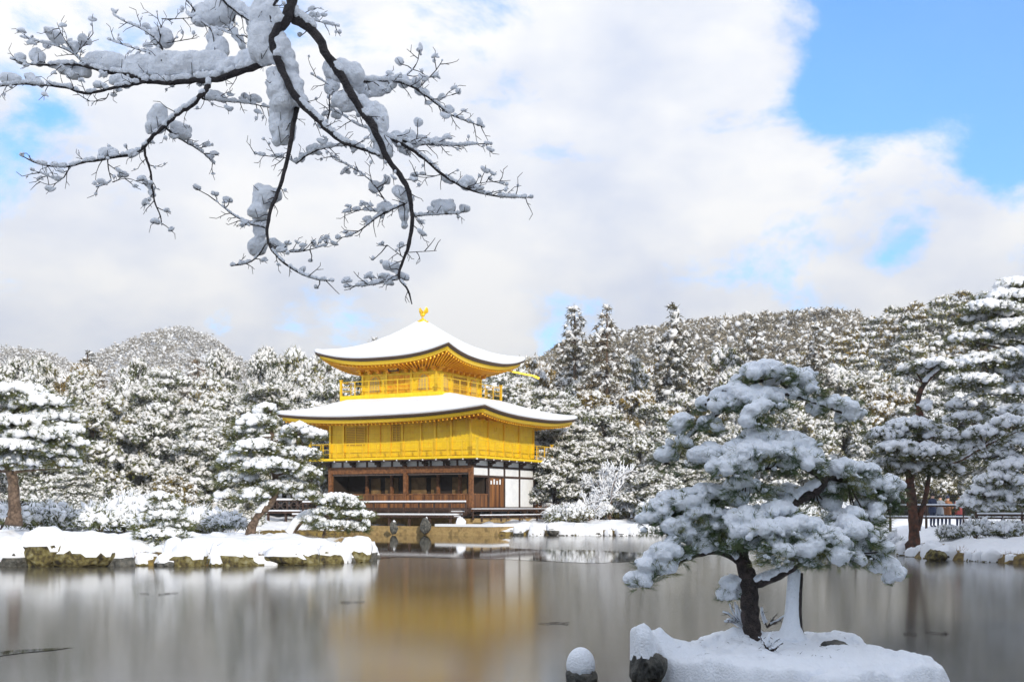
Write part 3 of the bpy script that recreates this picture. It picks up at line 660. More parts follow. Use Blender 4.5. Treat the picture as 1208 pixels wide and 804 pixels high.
# ------------------------------------------------------------------ tree builders
def unit(v): return v/(np.linalg.norm(v, axis=-1, keepdims=True)+1e-9)
def clumps(leaf, snow, c, n, r, rng, k=9, ll=1.25, lw=.5, sub=1, sf=1.0, flat=.72, m=0, droop=.35, ss=.69):
    """leafy clumps at c with outward normals n: dark leaves below, a snow lump on top"""
    N_ = len(c)
    keep = rng.uniform(size=N_) < sf
    rs = r*np.exp(np.clip(rng.normal(size=N_), -2, 1.6)*.35)*ss
    sc_ = np.stack([rs*rng.uniform(.7, 1.25, N_), rs*rng.uniform(.7, 1.25, N_), rs*flat*rng.uniform(.7, 1.5, N_)], -1)
    snow.blobs((c+np.array([0, 0, .12])*r[:, None])[keep], sc_[keep], sub, .30, rng, tilt=.45)
    cc = np.repeat(c, k, 0); nn = np.repeat(n, k, 0); rr = np.repeat(r, k)
    d = nn*.7+rng.normal(size=cc.shape)*.8+np.array([0, 0, -droop])
    st = cc+rng.normal(size=cc.shape)*rr[:, None]*.35+np.array([0, 0, -.25])*rr[:, None]
    leaf.blades(st, d, rr*ll*rng.uniform(.6, 1.3, len(rr)), rr*lw*rng.uniform(.7, 1.3, len(rr)), rng, m)
    # snow caught on single twigs and leaf sprays round the lump
    kw = 7; cc = np.repeat(c[keep], kw, 0); nn = np.repeat(n[keep], kw, 0); rr = np.repeat(r[keep], kw)
    d = nn*.8+rng.normal(size=cc.shape)*.8+np.array([0, 0, .1]); st = cc+rng.normal(size=cc.shape)*rr[:, None]*.6
    snow.blades(st, d, rr*rng.uniform(.5, 1.3, len(rr)), rr*.24*rng.uniform(.5, 1.3, len(rr)), rng)

def proto_broadleaf(seed, h=11., r=4.2, leafm='leaf', sf=.85, dens=1.0, cs=(.13, .31)):
    rng = np.random.default_rng(seed); root = empty('evergreen_tree', (0, 0, 0))
    tr = MB(); tr.tube([(0, 0, -1.), (rng.normal()*.1, rng.normal()*.1, h*.3), (rng.normal()*.3, rng.normal()*.3, h*.6), (0, 0, h*.85)], [.28, .2, .14, .05], 7)
    leaf, snow = MB(), MB(); nl = 13
    lobes = []
    for i in range(nl):
        t = (i+.5)/nl; a = i*2.4+rng.uniform(-.4, .4); z = h*(.22+.68*t); rad = r*math.sin(math.pi*min(1, .22+.74*t))**.7*.62*rng.uniform(.7, 1.15)*(1 if i < nl-1 else 0)
        c = np.array([rad*math.cos(a), rad*math.sin(a), z]); lr = r*rng.uniform(.30, .48)*(1-.35*t); lobes.append((c, lr))
        tr.tube([(0, 0, z*.75), c*np.array([.5, .5, 1])-np.array([0, 0, lr*.4]), c-np.array([0, 0, lr*.2])], [.09, .06, .02], 5)
    for c, lr in lobes:
        n_ = int(260*dens*(lr/1.5)**2)+16
        d = unit(rng.normal(size=(n_, 3))); d[:, 2] = np.where(d[:, 2] < -.45, -d[:, 2], d[:, 2])
        p = c+d*lr*np.array([1, 1, .75])*rng.uniform(.72, 1.1, (n_, 1))
        clumps(leaf, snow, p, d, rng.uniform(*cs, n_), rng, sf=sf)
    tr.build('trunk', M['bark_dark'], root); leaf.build('foliage', M[leafm], root); snow.build('snow_cover', M['snow_far'], root, smooth=True)
    return root, h+.3
def proto_conifer(seed, h=15., r=2.6, leafm='leaf_conifer', sf=.62, tiers=22):
    rng = np.random.default_rng(seed); root = empty('conifer_tree', (0, 0, 0)); tr = MB(); leaf, snow = MB(), MB()
    tr.tube([(0, 0, -1), (0, 0, h*.5), (0, 0, h)], [.3, .2, .03], 7)
    for i in range(tiers):
        t = i/(tiers-1); z = h*(.14+.86*t); R_ = r*(1-t)**.62*rng.uniform(.8, 1.1)+.22; nb = max(4, int(8*(1-t)+4))
        for k in range(nb):
            a = rng.uniform(0, 6.28); L_ = R_*rng.uniform(.65, 1.15); n_ = max(2, int(L_/.21))
            s = np.linspace(.25, 1, n_); p = np.stack([np.cos(a)*L_*s, np.sin(a)*L_*s, z+.25*L_*s-.5*L_*s**2], -1)+rng.normal(size=(n_, 3))*.1
            d = np.tile([math.cos(a), math.sin(a), .1], (n_, 1))
            clumps(leaf, snow, p, d, rng.uniform(.17, .30, n_), rng, k=11, ll=1.4, lw=.4, sf=sf, flat=.6, droop=.55)
            if k % 2 == 0: tr.tube([(0, 0, z-.2), p[-1]], [.05, .015], 4, cap=False)
    tr.build('trunk', M['bark'], root); leaf.build('foliage', M[leafm], root); snow.build('snow_cover', M['snow_far'], root, smooth=True)
    return root, h+.2
def proto_pine(seed, h=10., r=4., leafm='needle', sf=.85, tiers=9, cs=(.15, .29)):
    rng = np.random.default_rng(seed); root = empty('pine_tree', (0, 0, 0)); tr, leaf, snow = MB(), MB(), MB()
    T = [np.array([0, 0, -1.]), np.array([0, 0, 0.])]
    for i in range(6): T.append(np.array([rng.normal()*.28*(i+1)*.6, rng.normal()*.28*(i+1)*.6, h*(i+1)/6.2]))
    T = np.array(T); tr.tube(T, np.linspace(.26, .05, len(T)), 8)
    for i in range(tiers):
        t = i/(tiers-1); z = h*(.30+.68*t); b0 = np.array([np.interp(z, T[:, 2], T[:, k]) for k in (0, 1)]+[z-.3]); nb = 4 if t < .8 else 3
        a0 = rng.uniform(0, 6.28)
        for k in range(nb):
            a = a0+k*6.28/nb+rng.uniform(-.4, .4); L_ = r*(1-.75*t)*rng.uniform(.45, .85); e = b0+np.array([math.cos(a)*L_, math.sin(a)*L_, rng.uniform(-.1, .45)])
            tr.tube([b0, (b0+e)/2+np.array([0, 0, .1]), e], [.07, .05, .02], 5)
            pr = r*(.42-.2*t)*rng.uniform(.75, 1.15); n_ = int(75*(pr/1.2)**2)+8
            q = rng.uniform(0, 6.28, n_); s = np.sqrt(rng.uniform(0, 1, n_)); p = e+np.stack([np.cos(q)*s*pr, np.sin(q)*s*pr, .62*pr*(1-s**2)*rng.uniform(.0, 1, n_)+np.cos(q-a0*3)*s*pr*.25], -1)
            d = unit(np.stack([np.cos(q)*s, np.sin(q)*s, .4+0*s], -1))
            clumps(leaf, snow, p, d, rng.uniform(*cs, n_), rng, k=12, ll=1.3, lw=.28, sf=sf, flat=.62)
    tr.build('trunk', M['bark'], root); leaf.build('foliage', M[leafm], root); snow.build('snow_cover', M['snow_far'], root, smooth=True)
    return root, h+.3
def proto_bare(seed, h=7., spread=.55, name='bare_tree'):
    """leafless tree with snow lying along every twig"""
    rng = np.random.default_rng(seed); root = empty(name, (0, 0, 0)); tr, snow = MB(), MB()
    def grow(p, d, L_, r, lvl):
        pts = [p]; dd = d.copy()
        for k in range(4): dd = unit(dd+rng.normal(size=3)*.16+np.array([0, 0, .06])); pts.append(pts[-1]+dd*L_/4)
        pts = np.array(pts); tr.tube(pts, np.linspace(r, r*.6, 5), 5 if lvl < 2 else 3, cap=False)
        if lvl >= 1: snow.tube(pts+np.array([0, 0, r*.9+.012]), np.linspace(r*.9+.03, r*.5+.022, 5), 4, cap=True)
        if lvl < 4:
            for k in range(3 if lvl < 3 else 4):
                s = rng.uniform(.35, 1); q = pts[min(4, int(s*4))]; nd = unit(dd*.8+rng.normal(size=3)*spread+np.array([0, 0, .12])); grow(q, nd, L_*rng.uniform(.55, .78), r*.58, lvl+1)
    for k in range(3): grow(np.array([rng.normal()*.1, rng.normal()*.1, -.2]), unit(np.array([rng.normal()*.35, rng.normal()*.35, 1])), h*.36, .11, 0)
    tr.build('trunk', M['bark'], root); snow.build('snow_cover', M['snow'], root, smooth=True)
    return root, h
def proto_shrub(seed, r=1., leafm='needle', sf=.9, cs=(.10, .2), name='shrub'):
    rng = np.random.default_rng(seed); root = empty(name, (0, 0, 0)); tr, leaf, snow = MB(), MB(), MB()
    for k in range(5):
        a = rng.uniform(0, 6.28); tr.tube([(0, 0, -.1), (.4*r*math.cos(a), .4*r*math.sin(a), .5*r)], [.035, .015], 5)
    for k in range(7):
        a = rng.uniform(0, 6.28); s = rng.uniform(0, .6); c = np.array([r*s*math.cos(a), r*s*math.sin(a), r*rng.uniform(.3, .6)]); n_ = 70
        d = unit(rng.normal(size=(n_, 3))); d[:, 2] = np.abs(d[:, 2])*.9-.15; p = c+d*r*.45*np.array([1, 1, .8])
        clumps(leaf, snow, p, d, rng.uniform(*cs, n_), rng, sf=sf, k=10, lw=.3, ll=1.4)
    tr.build('stem', M['bark'], root); leaf.build('foliage', M[leafm], root); snow.build('snow_cover', M['snow'], root, smooth=True)
    return root, r

protos = {'broad': [proto_broadleaf(s, h, r, lm, sf) for s, h, r, lm, sf in ((11, 11, 4.2, 'leaf', .85), (12, 10, 4.6, 'leaf', .8), (13, 12, 4.0, 'leaf', .9), (14, 12, 4.3, 'leaf_gold', .55), (15, 10.5, 4.4, 'leaf', .92))],
          'conifer': [proto_conifer(s, h, r) for s, h, r in ((21, 15, 2.7), (22, 14, 3.2), (23, 16, 2.9))],
          'pine': [proto_pine(s, h, r) for s, h, r in ((31, 10, 4), (32, 11, 3.6), (33, 9, 4.2))],
          'bare': [proto_bare(s) for s in (41, 42)],
          'shrub': [proto_shrub(51), proto_shrub(52), proto_shrub(53, leafm='leaf_gold', sf=.7)]}
used = set()
def place(kind, idx, x, y, hgt=None, z=None, label=None, cat='tree', group=None, rz=None, sxy=1.0, name=None, lean=0.):
    root, h0 = protos[kind][idx % len(protos[kind])]
    key = (kind, idx % len(protos[kind]))
    o = root if key not in used else copy_tree(root)
    used.add(key)
    s = (hgt/h0) if hgt else 1.0
    o.location = (x, y, (H(x, y) if z is None else z)-.05); o.scale = (s*sxy, s*sxy, s); o.rotation_euler = (lean, 0, R0.uniform(0, 6.28) if rz is None else rz)
    if name: o.name = name
    for k_ in ('group', 'label', 'category'):
        if k_ in o: del o[k_]
    return tag(o, label, cat, group)
R0 = random.Random(7)

# ------------------------------------------------------------------ the wood behind the pavilion
def pxof(x, y): return 604+F*x/y
def top_row(px):   # photo row the tree tops should reach for a given column
    return float(np.interp(px, (-60, 0, 60, 120, 200, 260, 330, 400, 430, 460, 520, 560, 600, 640, 680, 700, 760, 820, 880, 940, 1000, 1060, 1140, 1210, 1300), (408, 404, 401, 400, 409, 409, 394, 380, 382, 382, 384, 394, 398, 396, 390, 386, 392, 392, 392, 392, 392, 390, 380, 360, 350)))
grpL = 'dense snowy wood left of the pavilion'; grpR = 'dense snowy wood right of the pavilion'
LAB = {('bare', 0): 'leafless tree white with snow in the dense wood left of the pavilion', ('bare', 1): 'leafless tree white with snow in the dense wood right of the pavilion',
       ('broad', 0): 'rounded evergreen tree loaded with snow in the dense wood left of the pavilion', ('broad', 1): 'rounded evergreen tree loaded with snow in the dense wood right of the pavilion',
       ('conifer', 0): 'narrow pointed conifer dusted with snow in the dense wood left of the pavilion', ('conifer', 1): 'narrow pointed conifer dusted with snow in the dense wood right of the pavilion',
       ('pine', 0): 'layered pine with flat snowy boughs in the dense wood left of the pavilion', ('pine', 1): 'layered pine with flat snowy boughs in the dense wood right of the pavilion',
       ('gold', 0): 'golden green evergreen tree with thin snow in the wood left of the pavilion', ('gold', 1): 'golden green evergreen tree with thin snow in the wood right of the pavilion'}
rows = [90, 94, 99, 104.5, 110.5, 117, 124, 132, 141]
nrow = len(rows); cnt = 0
for ri, Y in enumerate(rows):
    step = 5.3+ri*.35; x = -Y*.47+R0.uniform(0, 3)
    while x < Y*.47:
        y = Y+R0.uniform(-2, 2); px = pxof(x, y)
        z0 = H(x, y); ztop = EYE+(HOR-top_row(px))/F*y
        full = ztop-z0
        fr = .50+.5*(ri/(nrow-1))**.8
        hgt = full*fr*R0.uniform(.86, 1.04)
        if ri >= nrow-2: hgt = full*R0.uniform(.90, 1.03)
        right = px > 560
        if right and px > 860 and ri >= nrow-3: hgt *= .8
        u = R0.random(); side = 1 if right else 0
        if ri >= 3 and u < (.22 if right else .09): kind, sxy, key = 'conifer', 1.15, 'conifer'
        elif u < (.38 if right else .22): kind, sxy, key = 'pine', 1.0, 'pine'
        else: kind, sxy, key = 'broad', 1.05, 'broad'
        if 1 <= ri <= 6 and R0.random() < .13: kind, sxy, key = 'bare', 1.0, 'bare'; hgt *= .85
        hgt = max(4.5, min(hgt, 19))
        idx = R0.randrange(0, 9)
        if kind == 'broad':
            gold = (right and R0.random() < (.55 if px > 900 else .2)) or R0.random() < .07
            idx = 3 if gold else (0, 1, 2, 4)[idx % 4]
            if gold: key = 'gold'
            sxy = min(1.5, 4.6/(4.2*hgt/11))*R0.uniform(.9, 1.1) if hgt > 9 else 1.1
        if not (-14 < x < 3 and y < 94):
            place(kind, idx, x, y, hgt, label=LAB[(key, side)], group={'broad': 'rounded evergreens in ', 'conifer': 'conifers in ', 'pine': 'pines in ', 'gold': 'golden green evergreens in ', 'bare': 'leafless trees in '}[key]+(grpR if right else grpL), sxy=sxy,
                  cat={'bare': 'bare tree', 'broad': 'tree', 'gold': 'tree', 'conifer': 'conifer', 'pine': 'pine tree'}[key], name={'bare': 'bare_tree', 'broad': 'evergreen_tree', 'gold': 'evergreen_tree', 'conifer': 'conifer_tree', 'pine': 'pine_tree'}[key])
            cnt += 1
        x += step*R0.uniform(.75, 1.2)
# the tall conifers that stand out against the hill
for px, py, Y, i, lab in ((678, 359, 121, 0, 'dark tall conifer behind the pavilion, left one of three rising above the wood'), (716, 358, 112, 2, 'dark tall conifer with drooping boughs, middle and widest of three rising above the wood'), (796, 357, 116, 1, 'dark tall conifer rising above the wood near the near pine, right one of three'),
                          (965, 380, 125, 0, 'pointed conifer below the right hill above the near pine'), (890, 372, 128, 2, 'slim conifer in front of the brown hill')):
    x = (px-604)/F*Y; place('conifer', i, x, Y, EYE+(HOR-py)/F*Y-H(x, Y), label=lab, cat='conifer', sxy=1.0, name='tall_conifer')
# lower row right at the far bank
for px, py, Y, kind, i, lab in (
        (640, 455, 92, 'pine', 0, 'layered pine with heavy snow just right of the pavilion roof'), (688, 500, 88, 'pine', 1, 'slim layered pine right of the pavilion balcony'),
        (655, 520, 86.5, 'broad', 0, 'low evergreen beside the right wall of the pavilion'), (610, 440, 101, 'broad', 2, 'round evergreen peeking out behind the pavilion balconies'),
        (775, 530, 84, 'pine', 2, 'low spreading pine at the far bank left of the near pine'), (820, 540, 88, 'pine', 0, 'low spreading pine at the far bank behind the near pine'),
        (240, 500, 74, 'broad', 4, 'round evergreen left of the leaning pine'), (250, 520, 66, 'pine', 2, 'low pine behind the leaning pine'), (110, 470, 70, 'broad', 1, 'big round evergreen behind the snowy bank'),
        (60, 500, 62, 'pine', 1, 'pine standing behind the left pine'), (178, 480, 72, 'broad', 0, 'round evergreen behind the small bushy pine'), (285, 470, 93, 'broad', 2, 'round evergreen beside the pavilion eaves'), (345, 455, 96, 'pine', 0, 'pine just left of the pavilion roofs'),
        (-20, 470, 66, 'broad', 2, 'round evergreen at the left edge'), (90, 545, 56, 'pine', 0, 'low bushy pine right of the left pine'), (205, 550, 60, 'broad', 3, 'small round evergreen in front of the wood, left of the leaning pine')):
    x = (px-604)/F*Y
    place(kind, i, x, Y, EYE+(HOR-py)/F*Y-H(x, Y), label=lab, cat='tree' if kind != 'shrub' else 'shrub', sxy=1.15 if kind != 'shrub' else 1.0, name={'pine': 'pine_tree', 'broad': 'evergreen_tree', 'shrub': 'shrub'}[kind])
for px, py, Y, i, lab in ((722, 500, 84, 0, 'frosted bare tree at the far bank right of the pavilion'), (748, 515, 86, 1, 'frosted bare tree at the far bank beside the near pine'), (162, 525, 58, 1, 'frosted bare bush behind the left bank'), (695, 540, 82, 1, 'small frosted bare tree beside the far bank rocks')):
    x = (px-604)/F*Y; place('bare', i, x, Y, EYE+(HOR-py)/F*Y-H(x, Y), label=lab, cat='bare tree', name='bare_tree')

# far wood on the hills: one mass
def far_forest():
    rng = np.random.default_rng(77); leaf, snow = MB(), MB()
    def zone(n, y0, y1, px0, px1, rad, k, sfr, mi, szr=(.16, .34)):
        y = np.sqrt(rng.uniform(y0**2, y1**2, n)); px = rng.uniform(px0, px1, n); x = (px-604)/F*y; z = terrain(x, y)
        r = rng.uniform(*rad, n); hh = r*rng.uniform(1.2, 2.2, n)
        for lvl in range(3):
            t = (lvl+.5)/3
            for q in range(k):
                a = rng.uniform(0, 6.28, n); rr = r*(1.05-t*.75)*rng.uniform(.3, 1, n)
                c = np.stack([x+np.cos(a)*rr, y+np.sin(a)*rr, z+hh*(.25+t*.8)], -1); d = unit(np.stack([np.cos(a), np.sin(a), .5+0*a], -1))
                clumps(leaf, snow, c, d, r*rng.uniform(*szr, n), rng, k=6, ll=1.5, lw=.7, sf=sfr, flat=.7, m=mi)
    zone(520, 148, 262, 560, 1260, (2.2, 3.6), 26, .8, 0, (.09, .2))
    zone(300, 148, 262, 860, 1260, (1.9, 3.2), 26, .55, 1, (.09, .2))
    zone(2600, 255, 430, 600, 1010, (1.8, 3.0), 4, .30, 3)
    zone(160, 148, 200, -60, 560, (1.8, 2.6), 14, .8, 0, (.1, .22))
    zone(5200, 600, 840, -60, 420, (2.0, 3.6), 2, .75, 3)
    o = leaf.build('distant_wood', [M['leaf'], M['leaf_gold'], M['leaf_conifer'], M['leaf_tan']]); tag(o, 'distant snowy wood covering the hillsides behind the pond', 'wood', kind='stuff')
    s = snow.build('snow_cover', M['snow_far'], o, smooth=True); s['kind'] = 'stuff'
far_forest()
# the cold winter air
hz = MB(); hz.box(-900, 900, -120, 940, -1.7, 260); hzm = bpy.data.materials.new('haze'); hzm.use_nodes = True; ht = hzm.node_tree; ht.nodes.clear()
ho = ht.nodes.new('ShaderNodeOutputMaterial'); hv = ht.nodes.new('ShaderNodeVolumePrincipled'); hv.inputs['Color'].default_value = (.93, .95, 1, 1); hv.inputs['Density'].default_value = .00034; hv.inputs['Anisotropy'].default_value = .2
ht.links.new(hv.outputs[0], ho.inputs['Volume']); tag(hz.build('haze', hzm), kind='stuff', label='thin winter haze over the valley')

# ------------------------------------------------------------------ pines traced bough by bough
def chaikin(p, it=2):
    p = np.asarray(p, float)
    for _ in range(it):
        q = p[:-1]*.75+p[1:]*.25; r = p[:-1]*.25+p[1:]*.75
        p = np.concatenate([p[:1], np.stack([q, r], 1).reshape(-1, p.shape[1]), p[-1:]])
    return p
def traced_pine(name, Y0, limbs, pads, label, cat='pine tree', seed=1, lump=.1, needle=(.10, .006), nk=26, bark='bark', leafm='needle', snowm='snow', depth=1.0, pad_s=1.0, voxel=None, tuft_d=1.0, snow_amt=1.0, limb_snow=True, group=None, zbase=None):
    """limbs: (list of (px,py[,dy]), r0, r1); pads: (px, py, rx, ry, dy, snow)"""
    rng = np.random.default_rng(seed); b0 = limbs[0][0][0]; base = P3(b0[0], b0[1], Y0)
    if zbase is not None: base[2] = zbase
    root = empty(name, tuple(base), label=label, cat=cat, group=group)
    tr, leaf, snow = MB(), MB(), MB(); px_m = Y0/F
    for pts, r0, r1 in limbs:
        a = chaikin([(q[0], q[1], q[2] if len(q) > 2 else 0.) for q in pts])
        w3 = np.array([P3(q[0], q[1], Y0+q[2])-base for q in a])
        if pts is limbs[0][0]: w3 = np.concatenate([[w3[0]-np.array([0, 0, .25])], w3])
        rad = np.linspace(r0, r1, len(w3)); 
        if pts is limbs[0][0]: rad[:2] *= 1.35; rad[2:4] *= 1.1
        w3j = w3+rng.normal(size=w3.shape)*rad[:, None]*.05
        tr.tube(w3j, rad*(1+rng.normal(size=len(rad))*.06), 12 if r0 > .05 else 7)
        if limb_snow:   # snow lies along flat stretches
            for k in range(len(w3)-1):
                d = w3[k+1]-w3[k]; ln = np.linalg.norm(d)
                if ln > 1e-6 and abs(d[2])/ln < .80:
                    for s in np.arange(0, 1, max(.2, min(1, rad[k]*.8/ln))):
                        rr = rad[k]*rng.uniform(.85, 1.15)+lump*.15; snow.blobs([w3[k]+d*s+np.array([0, 0, rad[k]*.8])], [(rr, rr, rr*rng.uniform(.6, 1.0))], 2, .04, rng)
    ends = np.concatenate([np.array([P3(q[0], q[1], Y0+(q[2] if len(q) > 2 else 0))-base for q in pts]) for pts, _, _ in limbs])
    for pd in pads:
        px, py, rx, ry = pd[:4]; dy = (pd[4] if len(pd) > 4 else 0.)*depth; sa = (pd[5] if len(pd) > 5 else 1.)*snow_amt
        c = P3(px, py, Y0+dy)-base; RX = rx*px_m*pad_s; RZ = ry*px_m; RY = max(RX*.75, RZ)*min(1, depth+.3)
        # twigs from the closest limb to the pad
        e = ends[np.argmin(((ends-c)**2).sum(1))]; 
        for k in range(4):
            tq = c+np.array([rng.uniform(-.7, .7)*RX, rng.uniform(-.7, .7)*RY, -RZ*.4]); tr.tube(chaikin([e, (e+tq)/2+np.array([0, 0, -.15*RZ])+rng.normal(size=3)*.04*RX, tq], 1), np.linspace(lump*.17, lump*.07, 6)[:len(chaikin([e, e, tq], 1))], 5)
        # snow lumps on the pad: a pillow of overlapping balls
        n_ = int(sa*(2.1 if voxel else 3.7)*RX*RY/(lump*lump))+3
        q = rng.uniform(0, 6.28, n_); s = np.sqrt(rng.uniform(0, 1, n_)); lr = lump*np.exp(np.clip(rng.normal(size=n_), -2, 1.5)*.30)
        p = c+np.stack([np.cos(q)*s*RX, np.sin(q)*s*RY, RZ*(.9*np.sqrt(np.maximum(0, 1-s*s))-.35*s)+rng.uniform(-.5, .2, n_)*RZ*.6], -1)
        snow.blobs(p, np.stack([lr*1.05, lr, lr*.8], -1), 2 if voxel else 1, .05 if voxel else .16, rng)
        # needle tufts under and around
        nt_ = int(tuft_d*3.0*RX*RY/(max(lump, .07)**2))+5
        q = rng.uniform(0, 6.28, nt_); s = rng.uniform(.2, 1.25, nt_)**.6
        tp = c+np.stack([np.cos(q)*s*RX*1.05, np.sin(q)*s*RY*1.05, RZ*(rng.uniform(-1.25, .45, nt_)+.25*(1-s))], -1)
        td = unit(np.stack([np.cos(q)*.8, np.sin(q)*.8, rng.uniform(-.7, .5, nt_)], -1))
        cc = np.repeat(tp, nk, 0); dd = np.repeat(td, nk, 0)+rng.normal(size=(nt_*nk, 3))*.55
        cc = cc+np.repeat(td, nk, 0)*rng.uniform(-.6, .5, (nt_*nk, 1))*needle[0]
        leaf.blades(cc, dd, needle[0]*rng.uniform(.6, 1.25, len(cc)), needle[1], rng)
        # small snow on the tufts
        kq = rng.uniform(size=nt_) < .42*sa
        snow.blobs(tp[kq]+np.array([0, 0, .25])*lump, np.stack([lump*rng.uniform(.25, .55, kq.sum())]*2+[lump*rng.uniform(.18, .35, kq.sum())], -1), 2 if voxel else 1, .08, rng)
    tr.build('trunk', M[bark], root, smooth=True); leaf.build('needles', M[leafm], root)
    so = snow.build('snow_cover', M[snowm], root, smooth=True)
    if voxel:
        md = so.modifiers.new('remesh', 'REMESH'); md.mode = 'VOXEL'; md.voxel_size = voxel; md.use_smooth_shade = True
        sm = so.modifiers.new('smooth', 'SMOOTH'); sm.factor = .5; sm.iterations = 2
        tx = bpy.data.textures.new('snow_lumps', 'CLOUDS'); tx.noise_scale = .055; tx.noise_depth = 3
        dm = so.modifiers.new('disp', 'DISPLACE'); dm.texture = tx; dm.strength = lump*.55; dm.mid_level = .5; dm.texture_coords = 'LOCAL'
    return root

# --- near pine on the islet
near_limbs = [
    ([(887, 752), (885, 728), (884, 705), (885, 688), (878, 668), (872, 652), (884, 634, .05), (905, 614, .1), (935, 592, .1), (962, 578, .05), (973, 566), (964, 555), (946, 549, -.05), (925, 536), (905, 515, .05), (890, 495, .1), (880, 470, .1), (892, 450, .1)], .11, .025),
    ([(886, 690), (905, 684, -.1), (926, 675, -.2), (948, 660, -.3), (978, 650, -.35), (1010, 652, -.3), (1035, 658, -.2), (1055, 676, -.2)], .06, .02),
    ([(876, 664), (850, 648, -.05), (825, 652, -.1), (800, 662, -.15), (775, 676, -.2), (757, 690, -.2)], .05, .016),
    ([(873, 655), (852, 628, .1), (825, 610, .1), (795, 604, .1)], .045, .015),
    ([(968, 560), (1000, 566, .1), (1035, 576, .15), (1060, 592, .2)], .045, .014),
    ([(884, 482), (862, 478, .1), (845, 488, .15), (822, 507, .15), (800, 525, .2), (786, 545, .2)], .035, .012),
    ([(888, 458), (915, 462), (945, 468), (975, 480), (1010, 492)], .03, .012),
    ([(884, 470), (868, 462), (850, 458), (838, 468), (832, 478)], .03, .014),
    ([(884, 690), (873, 684), (864, 680, .1), (858, 700, .15)], .03, .01),
    ([(940, 552), (925, 548), (905, 552, -.2), (880, 556, -.25), (855, 556, -.2)], .035, .012),
]
near_pads = [
    (905, 440, 36, 11, .1), (935, 446, 26, 11, .15), (866, 461, 16, 8, .1), (885, 470, 24, 12, 0), (908, 478, 24, 16, -.1), (893, 490, 16, 14, -.2), (952, 462, 22, 8, .1, .6), (985, 478, 24, 10, .1, .9), (1006, 490, 16, 10, .1, .9),
    (850, 476, 24, 9, .1), (822, 500, 26, 10, .1, .30), (803, 524, 22, 12, .15, .16), (786, 543, 12, 12, .2, .06),
    (905, 520, 40, 12, .1), (930, 528, 36, 13, 0), (895, 538, 36, 15, -.25), (865, 536, 32, 14, -.1), (840, 535, 24, 13, 0), (945, 545, 26, 13, -.15), (985, 555, 24, 12, .1), (1010, 560, 28, 12, .15), (1040, 575, 24, 14, .2), (1052, 590, 14, 12, .2, .6), (860, 552, 24, 12, -.3), (1000, 575, 38, 10, .25, .3), (965, 590, 20, 9, .35, .25),
    (845, 585, 34, 12, .1), (815, 592, 36, 14, .1), (788, 603, 26, 13, .1), (770, 615, 16, 12, .1), (800, 622, 20, 9, -.05), (835, 608, 24, 9, -.1, .8),
    (812, 640, 20, 12, -.15), (792, 652, 22, 12, -.2), (772, 668, 18, 12, -.2), (757, 684, 12, 10, -.2), (830, 632, 18, 10, -.1), (850, 625, 26, 11, -.15, .5),
    (880, 612, 28, 12, -.3), (910, 608, 34, 13, -.2), (905, 628, 34, 15, -.5), (940, 628, 38, 17, -.5), (930, 650, 32, 14, -.6), (968, 640, 36, 17, -.5), (1000, 628, 34, 16, -.35), (985, 655, 30, 12, -.5), (1020, 645, 26, 13, -.3), (1046, 668, 14, 9, -.2), (1056, 680, 8, 8, -.2), (870, 640, 20, 10, -.3, .5), (1010, 612, 30, 8, .0, .6),
    (862, 690, 9, 10, .15), (870, 700, 7, 6, .15), (856, 702, 7, 5, .2), (880, 575, 26, 12, -.2, .2), (930, 580, 20, 10, .2, .15), (1030, 597, 22, 10, .2, .25),
]
near = traced_pine('near_pine', 13.1, near_limbs, near_pads, 'gnarled dark pine with thick snow pillows on the near islet', seed=4, lump=.078, needle=(.105, .0052), nk=26, bark='bark_dark', leafm='needle_near', snowm='snow_shade_blue', voxel=.014, tuft_d=2.1, snow_amt=.92)
# second stem plastered with snow
b = MB(); base = np.array(near.location); pts = np.array([P3(x, y, 12.95)-base for x, y in ((936, 752), (936, 740), (937, 722), (938, 700), (940, 675))])
b.tube(pts, [.13, .10, .08, .075, .07], 14); b.build('side_stem', M['bark_dark'], near, smooth=True)
rng = np.random.default_rng(8); b = MB()
for k in range(46):
    t = k/45; i = t*4; a = int(min(3, i)); p = pts[a]+(pts[a+1]-pts[a])*(i-a); r = .11*(1-t)**3.5+.072
    b.blobs([p+np.array([-.035, -.035, 0])], [(r, r, .06)], 2, .03, rng)
so = b.build('stem_snow', M['snow_shade_blue'], near, smooth=True); md = so.modifiers.new('remesh', 'REMESH'); md.mode = 'VOXEL'; md.voxel_size = .015; md.use_smooth_shade = True

